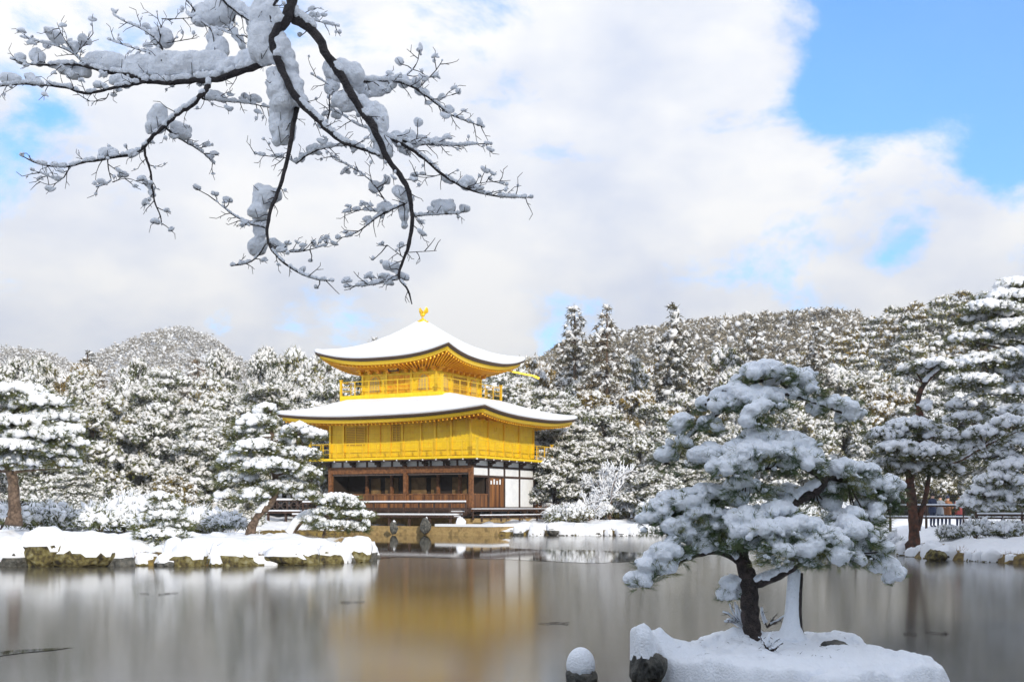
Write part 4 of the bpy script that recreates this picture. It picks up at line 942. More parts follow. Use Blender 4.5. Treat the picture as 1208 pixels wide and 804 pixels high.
# --- near islet ground
def islet():
    n = 260; x = np.linspace(.9, 5.0, n); y = np.linspace(10.4, 15.4, n); X, Y = np.meshgrid(x, y)
    cx, cy = 2.97, 12.9; a = np.arctan2(Y-cy, X-cx); rr = np.hypot((X-cx)/1.5, (Y-cy)/1.75)
    rr = rr*(1+.10*np.sin(3*a+.5)+.06*np.sin(5*a+1))+(fbm(X*2.2, Y*2.2, 5)-.47)*.22
    edge = 1-sst(rr, .90, 1.03)
    z = -.25+edge*(.25+.19)+edge*(1-rr**2).clip(0, 1)*.13
    z = z+edge*(fbm(X*3.2, Y*3.2, 31)-.47)*.20+edge*(fbm(X*9, Y*9, 37)-.47)*.06+edge*(fbm(X*23, Y*23, 38, 2)-.37)*.016
    for (px, Y0, h, w) in ((778, 12.5, .25, .17), (808, 12.5, .11, .22), (862, 13.2, .12, .2), (985, 13.8, .12, .3), (1005, 13.2, .05, .2), (760, 12.7, .2, .2), (935, 12.95, .10, .2), (887, 13.1, .07, .22), (1080, 12.3, .04, .25), (840, 11.9, .07, .35)):
        x0 = (px-604)/F*Y0; z = z+edge*h*np.exp(-((X-x0)**2+(Y-Y0)**2)/(w*w))
    global H_islet
    H_islet = lambda a_, b_: float(z[int(round((b_-10.4)/5.0*(n-1))), int(round((a_-.9)/4.1*(n-1)))])
    g = MB(); ii, jj = np.meshgrid(np.arange(n-1), np.arange(n-1), indexing='ij'); k0 = (ii*n+jj).ravel()
    g.add(np.stack([X, Y, z], -1).reshape(-1, 3), np.stack([k0, k0+1, k0+n+1, k0+n], -1))
    tag(g.build('islet_ground', M['snow_shade_blue'], smooth=True), kind='structure', label='snow covered islet under the near pine')
islet()

# ------------------------------------------------------------------ rocks
def rock(name, x, y, z, sx, sy_, sz, seed, label, matn='rock', cap=.12, capz=.25, group=None, rz=0., sub=3, cat='rock', snowm='snow'):
    rng = np.random.default_rng(seed); root = empty(name, (x, y, z), rz, label=label, cat=cat, group=group)
    v, f = ICO[sub]; v = v.copy()
    for k in range(6):
        n = unit(rng.normal(size=3)); n[2] = abs(n[2])*.6 if k < 3 else n[2]; d = rng.uniform(.62, .92); pr = v@n; v = v-np.outer(np.maximum(0, pr-d), n)*.92
    v = v*(1+(fbm(v[:, 0]*3+seed, v[:, 1]*3+v[:, 2]*2.3, 8)-.47)[:, None]*.5+(fbm(v[:, 0]*8+seed, v[:, 1]*8+v[:, 2]*7, 28)-.47)[:, None]*.22)
    v = v*np.array([sx, sy_, sz])
    b = MB(); b.add(v, f); b.build('stone', M[matn], root, smooth=False)
    # snow cap from the same surface, thickened upward, with a wavy edge
    vn = v/np.array([sx, sy_, sz]); up = vn[:, 2]; thr = capz+(fbm(vn[:, 0]*2.6+seed, vn[:, 1]*2.6, 12, 2)-.38)*.6
    hgt = np.clip((up-thr)/.28, 0, 1); hgt = np.sqrt(hgt)
    cv = v*(1+.05*hgt[:, None])+np.stack([0*hgt, 0*hgt, cap*hgt*(.8+.4*fbm(vn[:, 0]*2, vn[:, 1]*2, seed % 50))], -1)+unit(v)*.004
    keep = (hgt[f] > .12).any(1); lab_ = np.arange(len(v))
    if keep.any():     # keep only the largest connected patch of the cap
        fk = f[keep]
        for _ in range(80):
            mn_ = lab_[fk].min(1); l2 = lab_.copy(); np.minimum.at(l2, fk.ravel(), np.repeat(mn_, 3))
            if (l2 == lab_).all(): break
            lab_ = l2
        ids, cn = np.unique(lab_[fk[:, 0]], return_counts=True); big = ids[cn.argmax()]; keep[keep] = lab_[fk[:, 0]] == big; b = MB(); b.add(cv, f[keep])
    if keep.any(): b.build('snow_cap', M[snowm], root, smooth=True)
    return root
rr_ = random.Random(12)
# left peninsula front edge: traced rocks
spec = [(10, 657, 30, 17, 'dark snow topped rock at the left edge of the bank', 'rock_dark'), (52, 650, 27, 22, 'tall mossy rock under the thick snow at the left bank', 'rock'), (98, 656, 38, 15, 'broad mossy rock below the thick snow ledge', 'rock'),
        (140, 662, 22, 12, 'dark snowy rock at the waterline right of the broad mossy rock', 'rock_dark'), (207, 657, 16, 16, 'squarish mossy rock below the small bushy pine', 'rock'), (172, 665, 18, 8, 'low golden brown rock left of the squarish rock', 'rock'),
        (262, 652, 14, 8, 'small rock poking out of the snow in the middle of the bank', 'rock'), (250, 666, 20, 6, 'low dark rock at the waterline below the snow', 'rock'), (338, 659, 26, 11, 'long flat mossy rock near the right end of the bank', 'rock'),
        (318, 668, 12, 4, 'small snow covered stone in the water before the bank', 'rock_dark'), (300, 666, 22, 6, 'low brown rock left of the long flat rock', 'rock'), (376, 658, 20, 13, 'red brown rock near the tip of the bank', 'rock'), (402, 660, 12, 14, 'snow covered rock at the tip of the bank', 'rock_dark'),
        (426, 656, 14, 7, 'mossy rock in the water off the tip of the bank', 'rock'), (225, 668, 14, 5, 'tiny low rock right of the squarish rock', 'rock')]
for i, (px, py, rx, ry, lab, mn) in enumerate(spec):
    Y = 36.9 if px < 370 else (38.5 if px < 415 else 43.5)
    if px == 426: Y = 44.2
    if px < 130: Y = 36.15
    x, _, z = P3(px, py, Y); k = Y/F
    rock('rock', x, Y-.05, z, rx*k, max(rx*.6, ry)*k, ry*k*1.15, 100+i, lab, mn, cap=.10, capz=.35 if mn == 'rock' else .0)
def shore_rocks(poly, n, seed, s0, s1, label, group, snowy=.1):
    rg = random.Random(seed); poly = [np.array(p, float) for p in poly]; L_ = [np.linalg.norm(b-a) for a, b in zip(poly, poly[1:])]; T = sum(L_)
    for i in range(n):
        t = (i+rg.uniform(.2, .8))/n*T; k = 0
        while t > L_[k]: t -= L_[k]; k += 1
        p = poly[k]+(poly[k+1]-poly[k])*(t/L_[k])+np.array([rg.uniform(-.2, .2), rg.uniform(-.3, .3)]); s = rg.uniform(s0, s1)
        rock('rock', p[0], p[1], s*.12, s*rg.uniform(.7, 1.3), s*.8, s*rg.uniform(.45, 1.05), seed*100+i, label, rg.choice(['rock', 'rock', 'rock_dark']), cap=.16, capz=snowy, group=group)
shore_rocks([(1.2, 74.4), (4, 75.2), (6, 74.2), (10, 74.7), (15, 77.6), (20, 79.6)], 22, 3, .32, .62, 'snow topped rock in the row along the far bank right of the pavilion', 'rocks along the far bank', -.05)
shore_rocks([(15.9, 47.6), (14.6, 43.6), (14.9, 40.9), (16.1, 38.2), (18, 34.6)], 26, 4, .18, .48, 'low snowy rock along the shaded right bank', 'rocks along the right bank', .0)
shore_rocks([(-17.4, 36.25), (-13, 36.6), (-9, 36.4), (-6.2, 37.5), (-5.0, 40), (-5.1, 43.3)], 30, 6, .14, .70, 'small mossy rock in the row along the waterline of the left bank', 'small rocks along the left bank', .55)
# single rocks in front of the pavilion
for i, (px, py, rx, ry, lab) in enumerate(((502, 620, 7, 9, 'upright dark boulder before the pavilion porch'), (465, 622, 6, 7, 'small upright stone left of the upright boulder'), (538, 627, 6.5, 6, 'snow topped round stone before the pavilion steps'), (543, 619, 6, 6, 'brown round stone behind the snow topped one at the pavilion'),
                                         (612, 628, 7, 6, 'white capped stone at the right end of the pavilion terrace'), (632, 626, 7, 6, 'second white capped stone off the pavilion terrace'), (652, 625, 8, 6, 'snowy stone at the corner of the pavilion terrace'), (432, 620, 5, 7, 'mossy stone before the left half of the porch'))):
    Y = 76.2 if px < 600 else 74.6; 
    x, _, z = P3(px, py, Y); k = Y/F; rock('rock', x, Y, z, rx*k, rx*k*.8, ry*k*1.1, 300+i, lab, 'rock_dark' if i != 3 else 'rock', cap=.05 if i < 2 else .15, capz=1.0 if i < 2 else .05)
# right bank: the lit yellowish rock
x, Y, z = P3(1104, 656, 39.9); rock('rock', x, Y, z, .36, .3, .26, 411, 'yellow lichen covered rock at the waterline below the red trunked pine', 'rock', cap=.04, capz=.85)
# islet rocks
x, Y, z = P3(762, 778, 12.05); rock('rock', x, Y, z-.03, .19, .26, .26, 501, 'dark angular boulder under the snow at the left end of the near islet', 'rock_dark', cap=.13, capz=.42, sub=4, snowm='snow_shade_blue')
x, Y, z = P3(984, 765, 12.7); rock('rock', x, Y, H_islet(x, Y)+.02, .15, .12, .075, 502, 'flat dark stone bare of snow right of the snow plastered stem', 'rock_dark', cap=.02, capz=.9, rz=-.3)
x, Y, z = P3(1090, 800, 12.1); rock('rock', x, Y, z-.05, .12, .2, .12, 503, 'dark rock showing under the right end of the near islet', 'rock_dark', cap=.06, capz=.5, snowm='snow_shade_blue')
x, Y, z = P3(985, 800, 11.2); rock('rock', x, Y, .05, .3, .2, .12, 504, 'dark rock under the front edge of the near islet', 'rock_dark', cap=.06, capz=.5, snowm='snow_shade_blue')
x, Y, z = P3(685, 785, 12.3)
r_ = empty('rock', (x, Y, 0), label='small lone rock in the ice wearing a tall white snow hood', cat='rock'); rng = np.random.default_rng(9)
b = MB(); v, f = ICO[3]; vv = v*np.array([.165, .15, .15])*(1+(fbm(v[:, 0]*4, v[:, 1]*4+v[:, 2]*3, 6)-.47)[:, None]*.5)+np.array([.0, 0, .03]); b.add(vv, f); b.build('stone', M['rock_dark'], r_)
b = MB(); v, f = ICO[4]; up = v[:, 2]; sk_ = np.where(up < 0, up*(.45+.9*fbm(np.arctan2(v[:, 1], v[:, 0])*3.0+7, v[:, 2]*0, 4)), up); vv = np.stack([v[:, 0]*.15, v[:, 1]*.145, .16+sk_*.19], -1)*1.0; b.add(vv, f); b.build('snow_cap', M['snow_shade_blue'], r_, smooth=True)

# --- other traced pines
traced_pine('pine_tree', 43.5, [([(295, 628), (303, 608), (322, 591), (327, 572), (321, 548), (323, 522), (318, 498), (320, 482)], .17, .05), ([(324, 560), (345, 555), (370, 560)], .08, .03), ([(322, 545), (295, 545), (272, 552)], .08, .03), ([(322, 520), (350, 512), (372, 508)], .07, .03), ([(326, 575), (300, 578), (275, 585)], .07, .03), ([(321, 515), (300, 515), (285, 518)], .06, .03)],
            [(312, 482, 15, 7, 0), (302, 497, 26, 9, 0), (352, 507, 22, 8, -.3), (290, 508, 24, 8, .2), (372, 512, 14, 7, 0), (340, 518, 26, 7, .4), (302, 526, 32, 8, -.4), (352, 534, 30, 7, 0, .8), (280, 540, 26, 9, 0), (318, 548, 40, 7, -.6, .8), (360, 556, 22, 7, 0, .8), (282, 562, 28, 9, .3), (335, 572, 36, 6, .2, .6), (298, 583, 24, 7, -.3), (268, 585, 16, 8, .4), (360, 583, 14, 5, .2, .5)],
            'leaning pine with a mossy trunk and snowy boughs on the left bank beside the pavilion', seed=21, lump=.125, needle=(.24, .022), nk=16, tuft_d=1.2, snow_amt=1.4, pad_s=.82)
traced_pine('pine_tree', 41.5, [([(17, 610), (17, 585), (15, 562), (8, 548), (-10, 530), (0, 500), (20, 480)], .22, .09), ([(14, 556), (40, 553), (66, 552)], .1, .03), ([(12, 555), (-20, 552), (-40, 550)], .1, .04), ([(-5, 520), (25, 518), (50, 512)], .1, .03), ([(3, 500), (40, 500), (70, 505)], .07, .03)],
            [(22, 462, 34, 9, 0), (48, 474, 32, 9, 0), (12, 478, 30, 9, .5), (60, 490, 30, 8, .3), (20, 498, 36, 8, -.5), (78, 506, 20, 6, 0), (45, 512, 40, 8, -.3), (85, 522, 20, 7, 0), (18, 526, 38, 9, -.6), (62, 532, 30, 7, .2), (20, 543, 40, 7, .2), (70, 545, 24, 6, .4, .6), (-15, 500, 30, 10, 0), (-20, 540, 30, 9, 0)],
            'large pine with a straight brown trunk at the left edge of the bank', seed=22, lump=.145, needle=(.24, .022), nk=16, tuft_d=1.25, snow_amt=1.3)
traced_pine('pine_tree', 44.5, [([(379, 645), (382, 628), (388, 612), (396, 600)], .06, .03), ([(386, 618), (405, 612), (425, 606)], .03, .015), ([(384, 624), (372, 618)], .03, .015)],
            [(398, 588, 24, 6, 0), (408, 594, 20, 5, 0, .6), (385, 602, 14, 5, 0), (418, 606, 22, 4, 0, .7), (398, 618, 28, 4, 0, .8), (372, 612, 12, 4, 0, .8), (420, 622, 14, 4, 0, .6)],
            'small flat topped pine in front of the pavilion porch', seed=23, lump=.10, needle=(.2, .018), nk=14, tuft_d=1.3)
traced_pine('pine_sapling', 39.3, [([(192, 652), (191, 630), (189, 605), (190, 585)], .06, .02)],
            [(190, 586, 14, 6, 0), (200, 596, 14, 6, 0), (178, 598, 13, 6, 0), (194, 608, 20, 6, -.2), (206, 618, 18, 5, 0), (178, 616, 15, 6, .1), (190, 628, 26, 6, -.2), (210, 634, 12, 5, .2), (176, 636, 15, 5, .1), (196, 642, 20, 4, -.2, .6)],
            'small bushy pine leaning over the snow near the waterline of the left bank', seed=24, lump=.10, needle=(.18, .018), nk=14, tuft_d=1.4)
# bent trunk wearing a thick arch of snow
tq = empty('bent_trunk', tuple(P3(342, 628, 45.5)), label='bent bare trunk under a thick arch of snow right of the leaning pine', cat='trunk'); bp_ = np.array(tq.location)
pts = chaikin([P3(*q, 45.5)-bp_ for q in ((342, 632), (350, 618), (362, 609), (376, 607), (384, 611))]); b = MB(); b.tube(pts, np.linspace(.16, .09, len(pts)), 9); b.build('stem', M['bark'], tq, smooth=True)
b = MB(); b.tube(pts+np.array([-.03, -.05, .12]), np.linspace(.17, .15, len(pts)), 10); b.build('snow_cover', M['snow'], tq, smooth=True)
# right islet pine with two red stems
traced_pine('pine_tree', 43.6, [([(1078, 642), (1078, 615), (1076, 590), (1072, 565), (1078, 540), (1086, 515), (1086, 490), (1082, 470), (1090, 452), (1102, 440), (1106, 436)], .21, .06), ([(1082, 625), (1088, 600), (1094, 575), (1098, 550), (1112, 530)], .12, .05), ([(1075, 545), (1058, 530), (1040, 525)], .07, .03), ([(1098, 550), (1130, 545), (1160, 525), (1208, 505)], .09, .04), ([(1086, 500), (1060, 510), (1040, 512)], .06, .03)],
            [(1075, 502, 30, 9, 0), (1048, 512, 26, 9, 0), (1105, 512, 24, 9, 0), (1120, 528, 14, 10, 0), (1060, 528, 26, 9, -.5), (1092, 532, 32, 9, -.5), (1045, 548, 24, 9, .3, .6), (1078, 552, 30, 8, .3, .6), (1112, 552, 24, 9, .3, .6), (1100, 430, 24, 6, 0), (1078, 436, 20, 5, .4), (1125, 432, 22, 5, .3), (1090, 478, 10, 6, 0), (1160, 510, 26, 7, 0), (1190, 498, 24, 7, 0), (1145, 525, 20, 7, .3)],
            'pine with two reddish stems on the shaded right bank', seed=25, lump=.135, needle=(.22, .02), nk=16, bark='bark_red', tuft_d=1.4, snowm='snow')
# big pine at the right edge
traced_pine('pine_tree', 50., [([(1235, 640), (1238, 560), (1230, 480), (1222, 400), (1215, 340)], .3, .1), ([(1232, 500), (1190, 490), (1150, 500)], .1, .04), ([(1225, 420), (1185, 412), (1160, 405)], .1, .04), ([(1220, 380), (1190, 372), (1160, 368)], .08, .03), ([(1236, 570), (1190, 565), (1160, 585), (1145, 600)], .1, .04), ([(1234, 540), (1190, 535), (1165, 540)], .09, .04)],
            [(1195, 335, 20, 6, 0), (1188, 350, 34, 8, 0), (1170, 362, 30, 7, -.5), (1205, 368, 30, 9, 0), (1160, 376, 26, 5, .4, .7), (1190, 385, 36, 8, -.4), (1150, 398, 28, 6, 0, .8), (1185, 402, 34, 8, .6), (1205, 418, 30, 8, -.5), (1160, 425, 34, 8, 0), (1195, 440, 36, 9, .5), (1150, 448, 30, 7, -.4, .7), (1190, 462, 36, 8, 0), (1155, 475, 36, 9, .4), (1195, 485, 30, 8, -.5, .8), (1140, 492, 24, 6, 0, .7),
             (1200, 520, 30, 9, 0), (1170, 535, 34, 8, .4, .8), (1200, 548, 30, 9, -.5), (1180, 565, 28, 10, -.8), (1160, 580, 20, 9, -.8), (1195, 585, 26, 10, -.8), (1145, 592, 14, 8, -.8), (1175, 598, 24, 8, -.8, .6)],
            'big shaded pine with layered snowy boughs at the right edge', seed=26, lump=.15, needle=(.24, .022), nk=16, tuft_d=1.25, snow_amt=1.3)

# shrubs on the banks
for px, Y, s, i, lab in ((120, 47, 1.0, 0, 'low snowy shrub behind the bank, right of the left pine'), (150, 49, 1.25, 1, 'rounded snowy shrub behind the small bushy pine'), (172, 46, .9, 0, 'snow heaped shrub just left of the small bushy pine'), (225, 52, 1.2, 1, 'wide snowy shrub between the small bushy pine and the leaning pine'), (258, 50, .8, 0, 'small snowy shrub left of the leaning trunk'),
                         (60, 48, 1.0, 1, 'snowy shrub beside the left pine trunk'), (-5, 46, .9, 0, 'snowy shrub cut by the left edge'), (285, 56, 1.1, 2, 'snowy shrub behind the leaning trunk'),
                         (1040, 50, 1.0, 0, 'dark snowy shrub left of the red trunked pine'), (1122, 47, .5, 1, 'dark snowy shrub right of the red trunked pine'), (1152, 45, .6, 0, 'snow buried shrub before the wooden fence'), (1185, 44, .6, 1, 'snow buried shrub near the right edge')):
    x = (px-604)/F*Y; o = place('shrub', i, x, Y, s*1.3, label=lab, cat='shrub', name='shrub')
rg = random.Random(5)
for k in range(26):
    px = rg.uniform(640, 1030); Y = rg.uniform(79, 86); x = (px-604)/F*Y
    if pond_sd(np.array([x]), np.array([Y]))[0] < .8: Y += 5; x = (px-604)/F*Y
    place('shrub', rg.choice([0, 1, 2]), x, Y, rg.uniform(1.0, 2.0), label='low snow covered shrub on the far bank right of the pavilion', group='shrubs on the far bank', cat='shrub', name='shrub')
rb = proto_shrub(61, leafm='bush_brown', sf=.35, cs=(.1, .2)); protos['brown'] = [rb]
for px, Y, lab in ((640, 88, 'red brown shrub with little snow beside the pavilion wall'), (668, 89, 'red brown shrub right of the first one by the pavilion'), (686, 90, 'red brown shrub farthest from the pavilion wall')):
    x = (px-604)/F*Y; place('brown', 0, x, Y, 1.9, label=lab, cat='shrub', name='shrub')

# ------------------------------------------------------------------ fences and people on the right bank
def fence(p0, p1, label, h=.75, step=1.6):
    p0 = np.array(p0, float); p1 = np.array(p1, float); z = max(H(*p0), H(*p1)); o = empty('wooden_fence', (p0[0], p0[1], z), label=label, cat='fence'); d = p1-p0
    for zz in (h*.45, h):
        b = MB(); b.tube([(0, 0, zz), (d[0], d[1], zz)], .055, 8); rl = b.build('rail', M['wood_dark'], o); b = MB(); b.bar((0, 0, zz+.06), (d[0], d[1], zz+.06), .10, .06); b.build('rail_snow', M['snow'], rl)
    n = int(np.linalg.norm(d)/step)
    for k in range(n+1):
        b = MB(); q = d*k/n; b.tube([(q[0], q[1], -.5), (q[0], q[1], h+.12)], .06, 8); b.build('post', M['wood_dark'], o)
fence((16.8, 58), (23.5, 52.5), 'low wooden fence before the visitors behind the red trunked pine', h=1.0)
fence((18.2, 46.5), (22.5, 44), 'dark wooden fence under the big pine at the right edge', h=.8)
fence((12.2, 86), (20.5, 84), 'low wooden fence on the far bank behind the near pine', h=.9)

def person(x, y, coat, label, yaw=0., h=1.68, arm=.2, hat=None, legs='coat_navy', rz=None):
    z = H(x, y); o = empty('person', (x, y, z), yaw, label=label, cat='person')
    s = h/1.7
    J = {'pel': (0, 0, .95), 'ch': (0, 0, 1.28), 'nk': (0, 0, 1.46), 'hd': (0, -.02, 1.60), 'hd2': (0, -.01, 1.69)}
    vs, es, rs = [], [], []
    def add(p, r, par=None):
        vs.append(tuple(np.array(p)*s)); rs.append(r*s)
        if par is not None: es.append((par, len(vs)-1))
        return len(vs)-1
    pel = add((0, 0, .95), .155); wst = add((0, 0, 1.1), .14, pel); ch = add((0, 0, 1.32), .165, wst); nk = add((0, 0, 1.47), .06, ch); hd = add((0, -.015, 1.56), .085, nk); h2 = add((0, -.015, 1.66), .08, hd)
    for sg in (-1, 1):
        hp = add((sg*.09, 0, .88), .10, pel); kn = add((sg*.10, -.02, .48), .07, hp); an = add((sg*.10, .01, .09), .05, kn); add((sg*.11, -.13, .045), .045, an)
        sh = add((sg*.19, 0, 1.38), .07, ch); el = add((sg*(.26), -arm*.15, 1.12), .055, sh); wr = add((sg*(.22-.3*arm), -.02-arm, 1.0+arm*.9), .04, el); hn = add((sg*(.20-.4*arm), -.06-arm*1.2, .93+arm*1.25), .036, wr)
    me = bpy.data.meshes.new('person_body'); me.from_pydata(vs, es, []); b = bpy.data.objects.new('body', me); COL.objects.link(b); b.parent = o
    sk2 = b.modifiers.new('skin', 'SKIN'); 
    for i, r in enumerate(rs): me.skin_vertices[0].data[i].radius = (r, r) if me.skin_vertices else (r, r)
    ss = b.modifiers.new('sub', 'SUBSURF'); ss.levels = 1; ss.render_levels = 1
    # colour by height: skin head, coat torso, dark trousers
    m = bpy.data.materials.new('clothed_'+coat); m.use_nodes = True; t = m.node_tree; bs = t.nodes['Principled BSDF']; bs.inputs['Roughness'].default_value = .8
    tc_ = t.nodes.new('ShaderNodeTexCoord'); sp = t.nodes.new('ShaderNodeSeparateXYZ'); t.links.new(tc_.outputs['Object'], sp.inputs[0]); r = t.nodes.new('ShaderNodeValToRGB'); r.color_ramp.interpolation = 'CONSTANT'
    mr = t.nodes.new('ShaderNodeMapRange'); mr.inputs['From Max'].default_value = 1.8*s; t.links.new(sp.outputs['Z'], mr.inputs['Value']); t.links.new(mr.outputs[0], r.inputs[0])
    get = lambda n: tuple(M[n].node_tree.nodes['Principled BSDF'].inputs['Base Color'].default_value)
    r.color_ramp.elements[0].color = get(legs); r.color_ramp.elements[1].position = .84/1.8; r.color_ramp.elements[1].color = get(coat); e = r.color_ramp.elements.new(1.485/1.8); e.color = get('skin'); t.links.new(r.outputs[0], bs.inputs['Base Color']); me.materials.append(m)
    rng = np.random.default_rng(3); q = MB(); q.blobs([(0, .012*s, 1.665*s)], [(.105*s, .115*s, .10*s)], 2, .02, rng, rot=False); q.build('hair' if not hat else 'hat', M['hair'] if not hat else M[hat], o, smooth=True)
    q = MB(); q.blobs([(-.035*s, -.098*s, 1.625*s), (.035*s, -.098*s, 1.625*s)], .011*s, 1, 0, rng); q.build('eyes', M['hair'], o); q = MB(); q.blobs([(0, -.108*s, 1.60*s)], [(.012*s, .02*s, .02*s)], 1, 0, rng); q.build('nose', M['skin'], o)
    # coat skirt over the hips
    q = MB(); q.tube([(0, 0, .74*s), (0, 0, .95*s), (0, 0, 1.12*s)], [.20*s, .19*s, .15*s], 12, cap=False); q.build('coat_hem', M[coat], o, smooth=True)
    return o
def add_skin_layer(): pass
ppl = [(1100, 60.5, 'coat_navy', 'visitor in a dark navy coat behind the fence, right beside the red pine stems', .4, None), (1109, 61.5, 'coat_grey', 'visitor in a grey coat raising both hands to the face behind the fence', -.2, None), (1118, 62, 'coat_orange', 'visitor in a bright orange coat behind the fence', .1, 'coat_navy'),
       (1131, 61, 'coat_red', 'visitor in a dark red coat at the right end of the group behind the fence', .3, None), (894, 84.5, 'coat_pink', 'visitor in a magenta coat on the far bank seen through the near pine', 0., None)]
_n = len(bpy.data.meshes)
for px, Y, coat, lab, yaw, hat in ppl:
    x = (px-604)/F*Y; person(x, Y, coat, lab, yaw, arm=.33 if coat == 'coat_grey' else .1, hat=hat)

# ------------------------------------------------------------------ snow laden maple branch overhead
def maple():
    Yb = 5.0; rng = np.random.default_rng(2); root = empty('maple_tree', (-2.6, .6, H(-2.6, .6)), label='bare dark branches of a tree hanging into the top left, heaped with shaded snow', cat='tree'); base = np.array(root.location)
    z3 = 3.351; z4 = 2.233
    A = lambda L_: [(x/z3, y/z3) for x, y in L_]
    B = lambda L_: [(300+x/z4, y/z4) for x, y in L_]
    br = []   # (pixels, r0, r1 in px, depth start, depth end)
    br.append((B([(105, -30), (100, 0), (92, 42), (60, 80), (47, 115), (62, 155), (80, 200), (110, 260), (150, 300), (190, 340), (230, 375), (280, 390), (330, 410)]), 7.5, 1.2, 0, -.2))
    br.append((A([(1095, 235), (1010, 262), (900, 302), (830, 318), (740, 320), (650, 330), (575, 322), (530, 300), (460, 290), (400, 278), (340, 262), (280, 252), (200, 258), (110, 255), (40, 232)]), 4.6, .6, 0, .3))
    br.append((A([(575, 322), (520, 335), (460, 345), (400, 358), (330, 372), (270, 345), (180, 338), (80, 330), (0, 342), (-60, 335)]), 2.2, .8, .1, -.3))
    br.append((A([(825, 322), (820, 350), (790, 385), (740, 430), (700, 450), (650, 500), (600, 540), (570, 580), (540, 605), (450, 622), (380, 635), (320, 642), (270, 662), (180, 655), (130, 640), (80, 612)]), 3.2, .5, 0, -.3))
    br.append((A([(570, 580), (575, 620), (595, 670), (603, 740), (610, 800), (635, 850), (640, 890)]), 1.8, .5, -.1, -.2))
    br.append((A([(650, 500), (690, 535), (740, 565), (800, 600), (850, 650)]), 1.6, .5, -.1, .2))
    br.append((A([(800, 390), (880, 400), (960, 405), (1020, 415), (1080, 430)]), 1.3, .5, 0, .2))
    br.append((A([(850, -60), (880, 0), (930, 45), (985, 80), (1040, 110)]), 1.8, 1.2, .3, .3)); br.append((A([(1110, -20), (1085, 20), (1070, 70), (1090, 110)]), 1.8, 1.2, .2, .1))
    br.append((A([(730, -10), (770, 40), (790, 85), (840, 115), (850, 200)]), 1.2, .5, .3, .2)); br.append((A([(850, 110), (900, 130), (950, 142), (1000, 145)]), 1.0, .5, .3, .2)); br.append((A([(930, 60), (910, 110), (880, 110)]), .9, .5, .3, .3))
    br.append((A([(655, 220), (630, 170), (590, 130), (540, 105), (480, 80), (450, 60)]), 1.3, .4, .1, .3)); br.append((A([(640, 240), (590, 210), (540, 195), (480, 175), (425, 155)]), 1.2, .4, .1, .3)); br.append((A([(630, 170), (640, 110), (625, 80), (620, 45)]), .8, .4, .2, .3)); br.append((A([(640, 75), (700, 75), (760, 70)]), .7, .4, .2, .3)); br.append((A([(660, 170), (720, 160), (780, 150)]), .7, .4, .2, .3))
    br.append((A([(330, 250), (290, 210), (240, 185), (170, 170), (80, 145)]), 1.3, .4, .2, .3)); br.append((A([(300, 215), (330, 180), (370, 130)]), .8, .4, .2, .2)); br.append((A([(290, 205), (250, 150), (225, 90)]), .7, .3, .2, .2))
    br.append((A([(880, 300), (850, 265), (820, 230)]), .8, .4, .1, .1)); br.append((A([(425, 630), (430, 680), (445, 720), (380, 740)]), .9, .4, -.2, -.3)); br.append((A([(445, 720), (500, 700), (560, 725)]), .6, .3, -.2, -.3))
    br.append((A([(275, 665), (240, 720), (180, 690), (120, 670)]), .8, .3, -.2, -.3)); br.append((A([(235, 715), (200, 735), (150, 715)]), .5, .3, -.2, -.3)); br.append((A([(430, 370), (415, 400), (340, 400)]), .7, .3, -.2, -.3))
    br.append((B([(100, 45), (150, 75), (190, 140), (235, 210), (275, 280), (320, 345), (345, 410), (390, 470), (405, 500), (415, 540), (415, 620), (395, 680), (375, 730), (405, 760), (415, 800)]), 6.0, .6, 0, -.3))
    br.append((B([(235, 213), (300, 215), (380, 212), (430, 235), (470, 265), (510, 300), (560, 320), (605, 335)]), 2.0, .5, -.05, .3))
    br.append((B([(325, 350), (400, 385), (440, 410), (500, 465), (550, 495), (620, 515), (680, 520), (735, 520)]), 2.4, .4, -.1, .1))
    br.append((B([(112, 285), (100, 350), (85, 430), (65, 500), (40, 560), (32, 610), (40, 655), (85, 700), (150, 735), (210, 740)]), 3.2, .5, -.05, -.3))
    br.append((B([(35, 640), (60, 660), (120, 665), (190, 645)]), 1.3, .4, -.1, .1)); br.append((B([(335, 350), (420, 382), (470, 378), (520, 385), (600, 378), (625, 380)]), 1.6, .4, -.1, .2)); br.append((B([(410, 530), (380, 545), (340, 560), (300, 590), (260, 620), (215, 628)]), 1.5, .4, -.1, .1))
    br.append((B([(415, 570), (470, 565), (540, 562)]), 1.0, .4, -.1, .1)); br.append((B([(375, 735), (310, 750), (240, 755)]), 1.2, .4, -.2, .0)); br.append((B([(190, 325), (200, 290), (195, 250), (215, 235), (150, 195)]), 1.2, .4, 0, .2)); br.append((B([(110, 430), (85, 415), (40, 412), (0, 405)]), .9, .4, 0, .1))
    br.append((B([(110, 430), (150, 400), (200, 385), (280, 382)]), 1.4, .6, 0, -.1)); br.append((B([(32, 600), (-40, 580), (-100, 530)]), 1.2, .4, 0, .1)); br.append((B([(-60, 700), (0, 690), (32, 640)]), .9, .9, .1, 0)); br.append((B([(430, 235), (480, 185), (495, 160)]), .8, .4, .1, .2)); br.append((B([(395, 205), (430, 170), (435, 130)]), .8, .4, .1, .2))
    br.append((B([(320, 345), (270, 330), (230, 300), (200, 290)]), .9, .4, 0, .2)); br.append((B([(340, 560), (280, 550), (230, 560)]), .8, .4, 0, .1)); br.append((B([(345, 530), (320, 490), (290, 460), (200, 410)]), .9, .4, 0, .1)); br.append((B([(470, 265), (520, 250)]), .5, .3, .2, .2)); br.append((B([(490, 460), (450, 470), (415, 460)]), .6, .3, 0, .1))
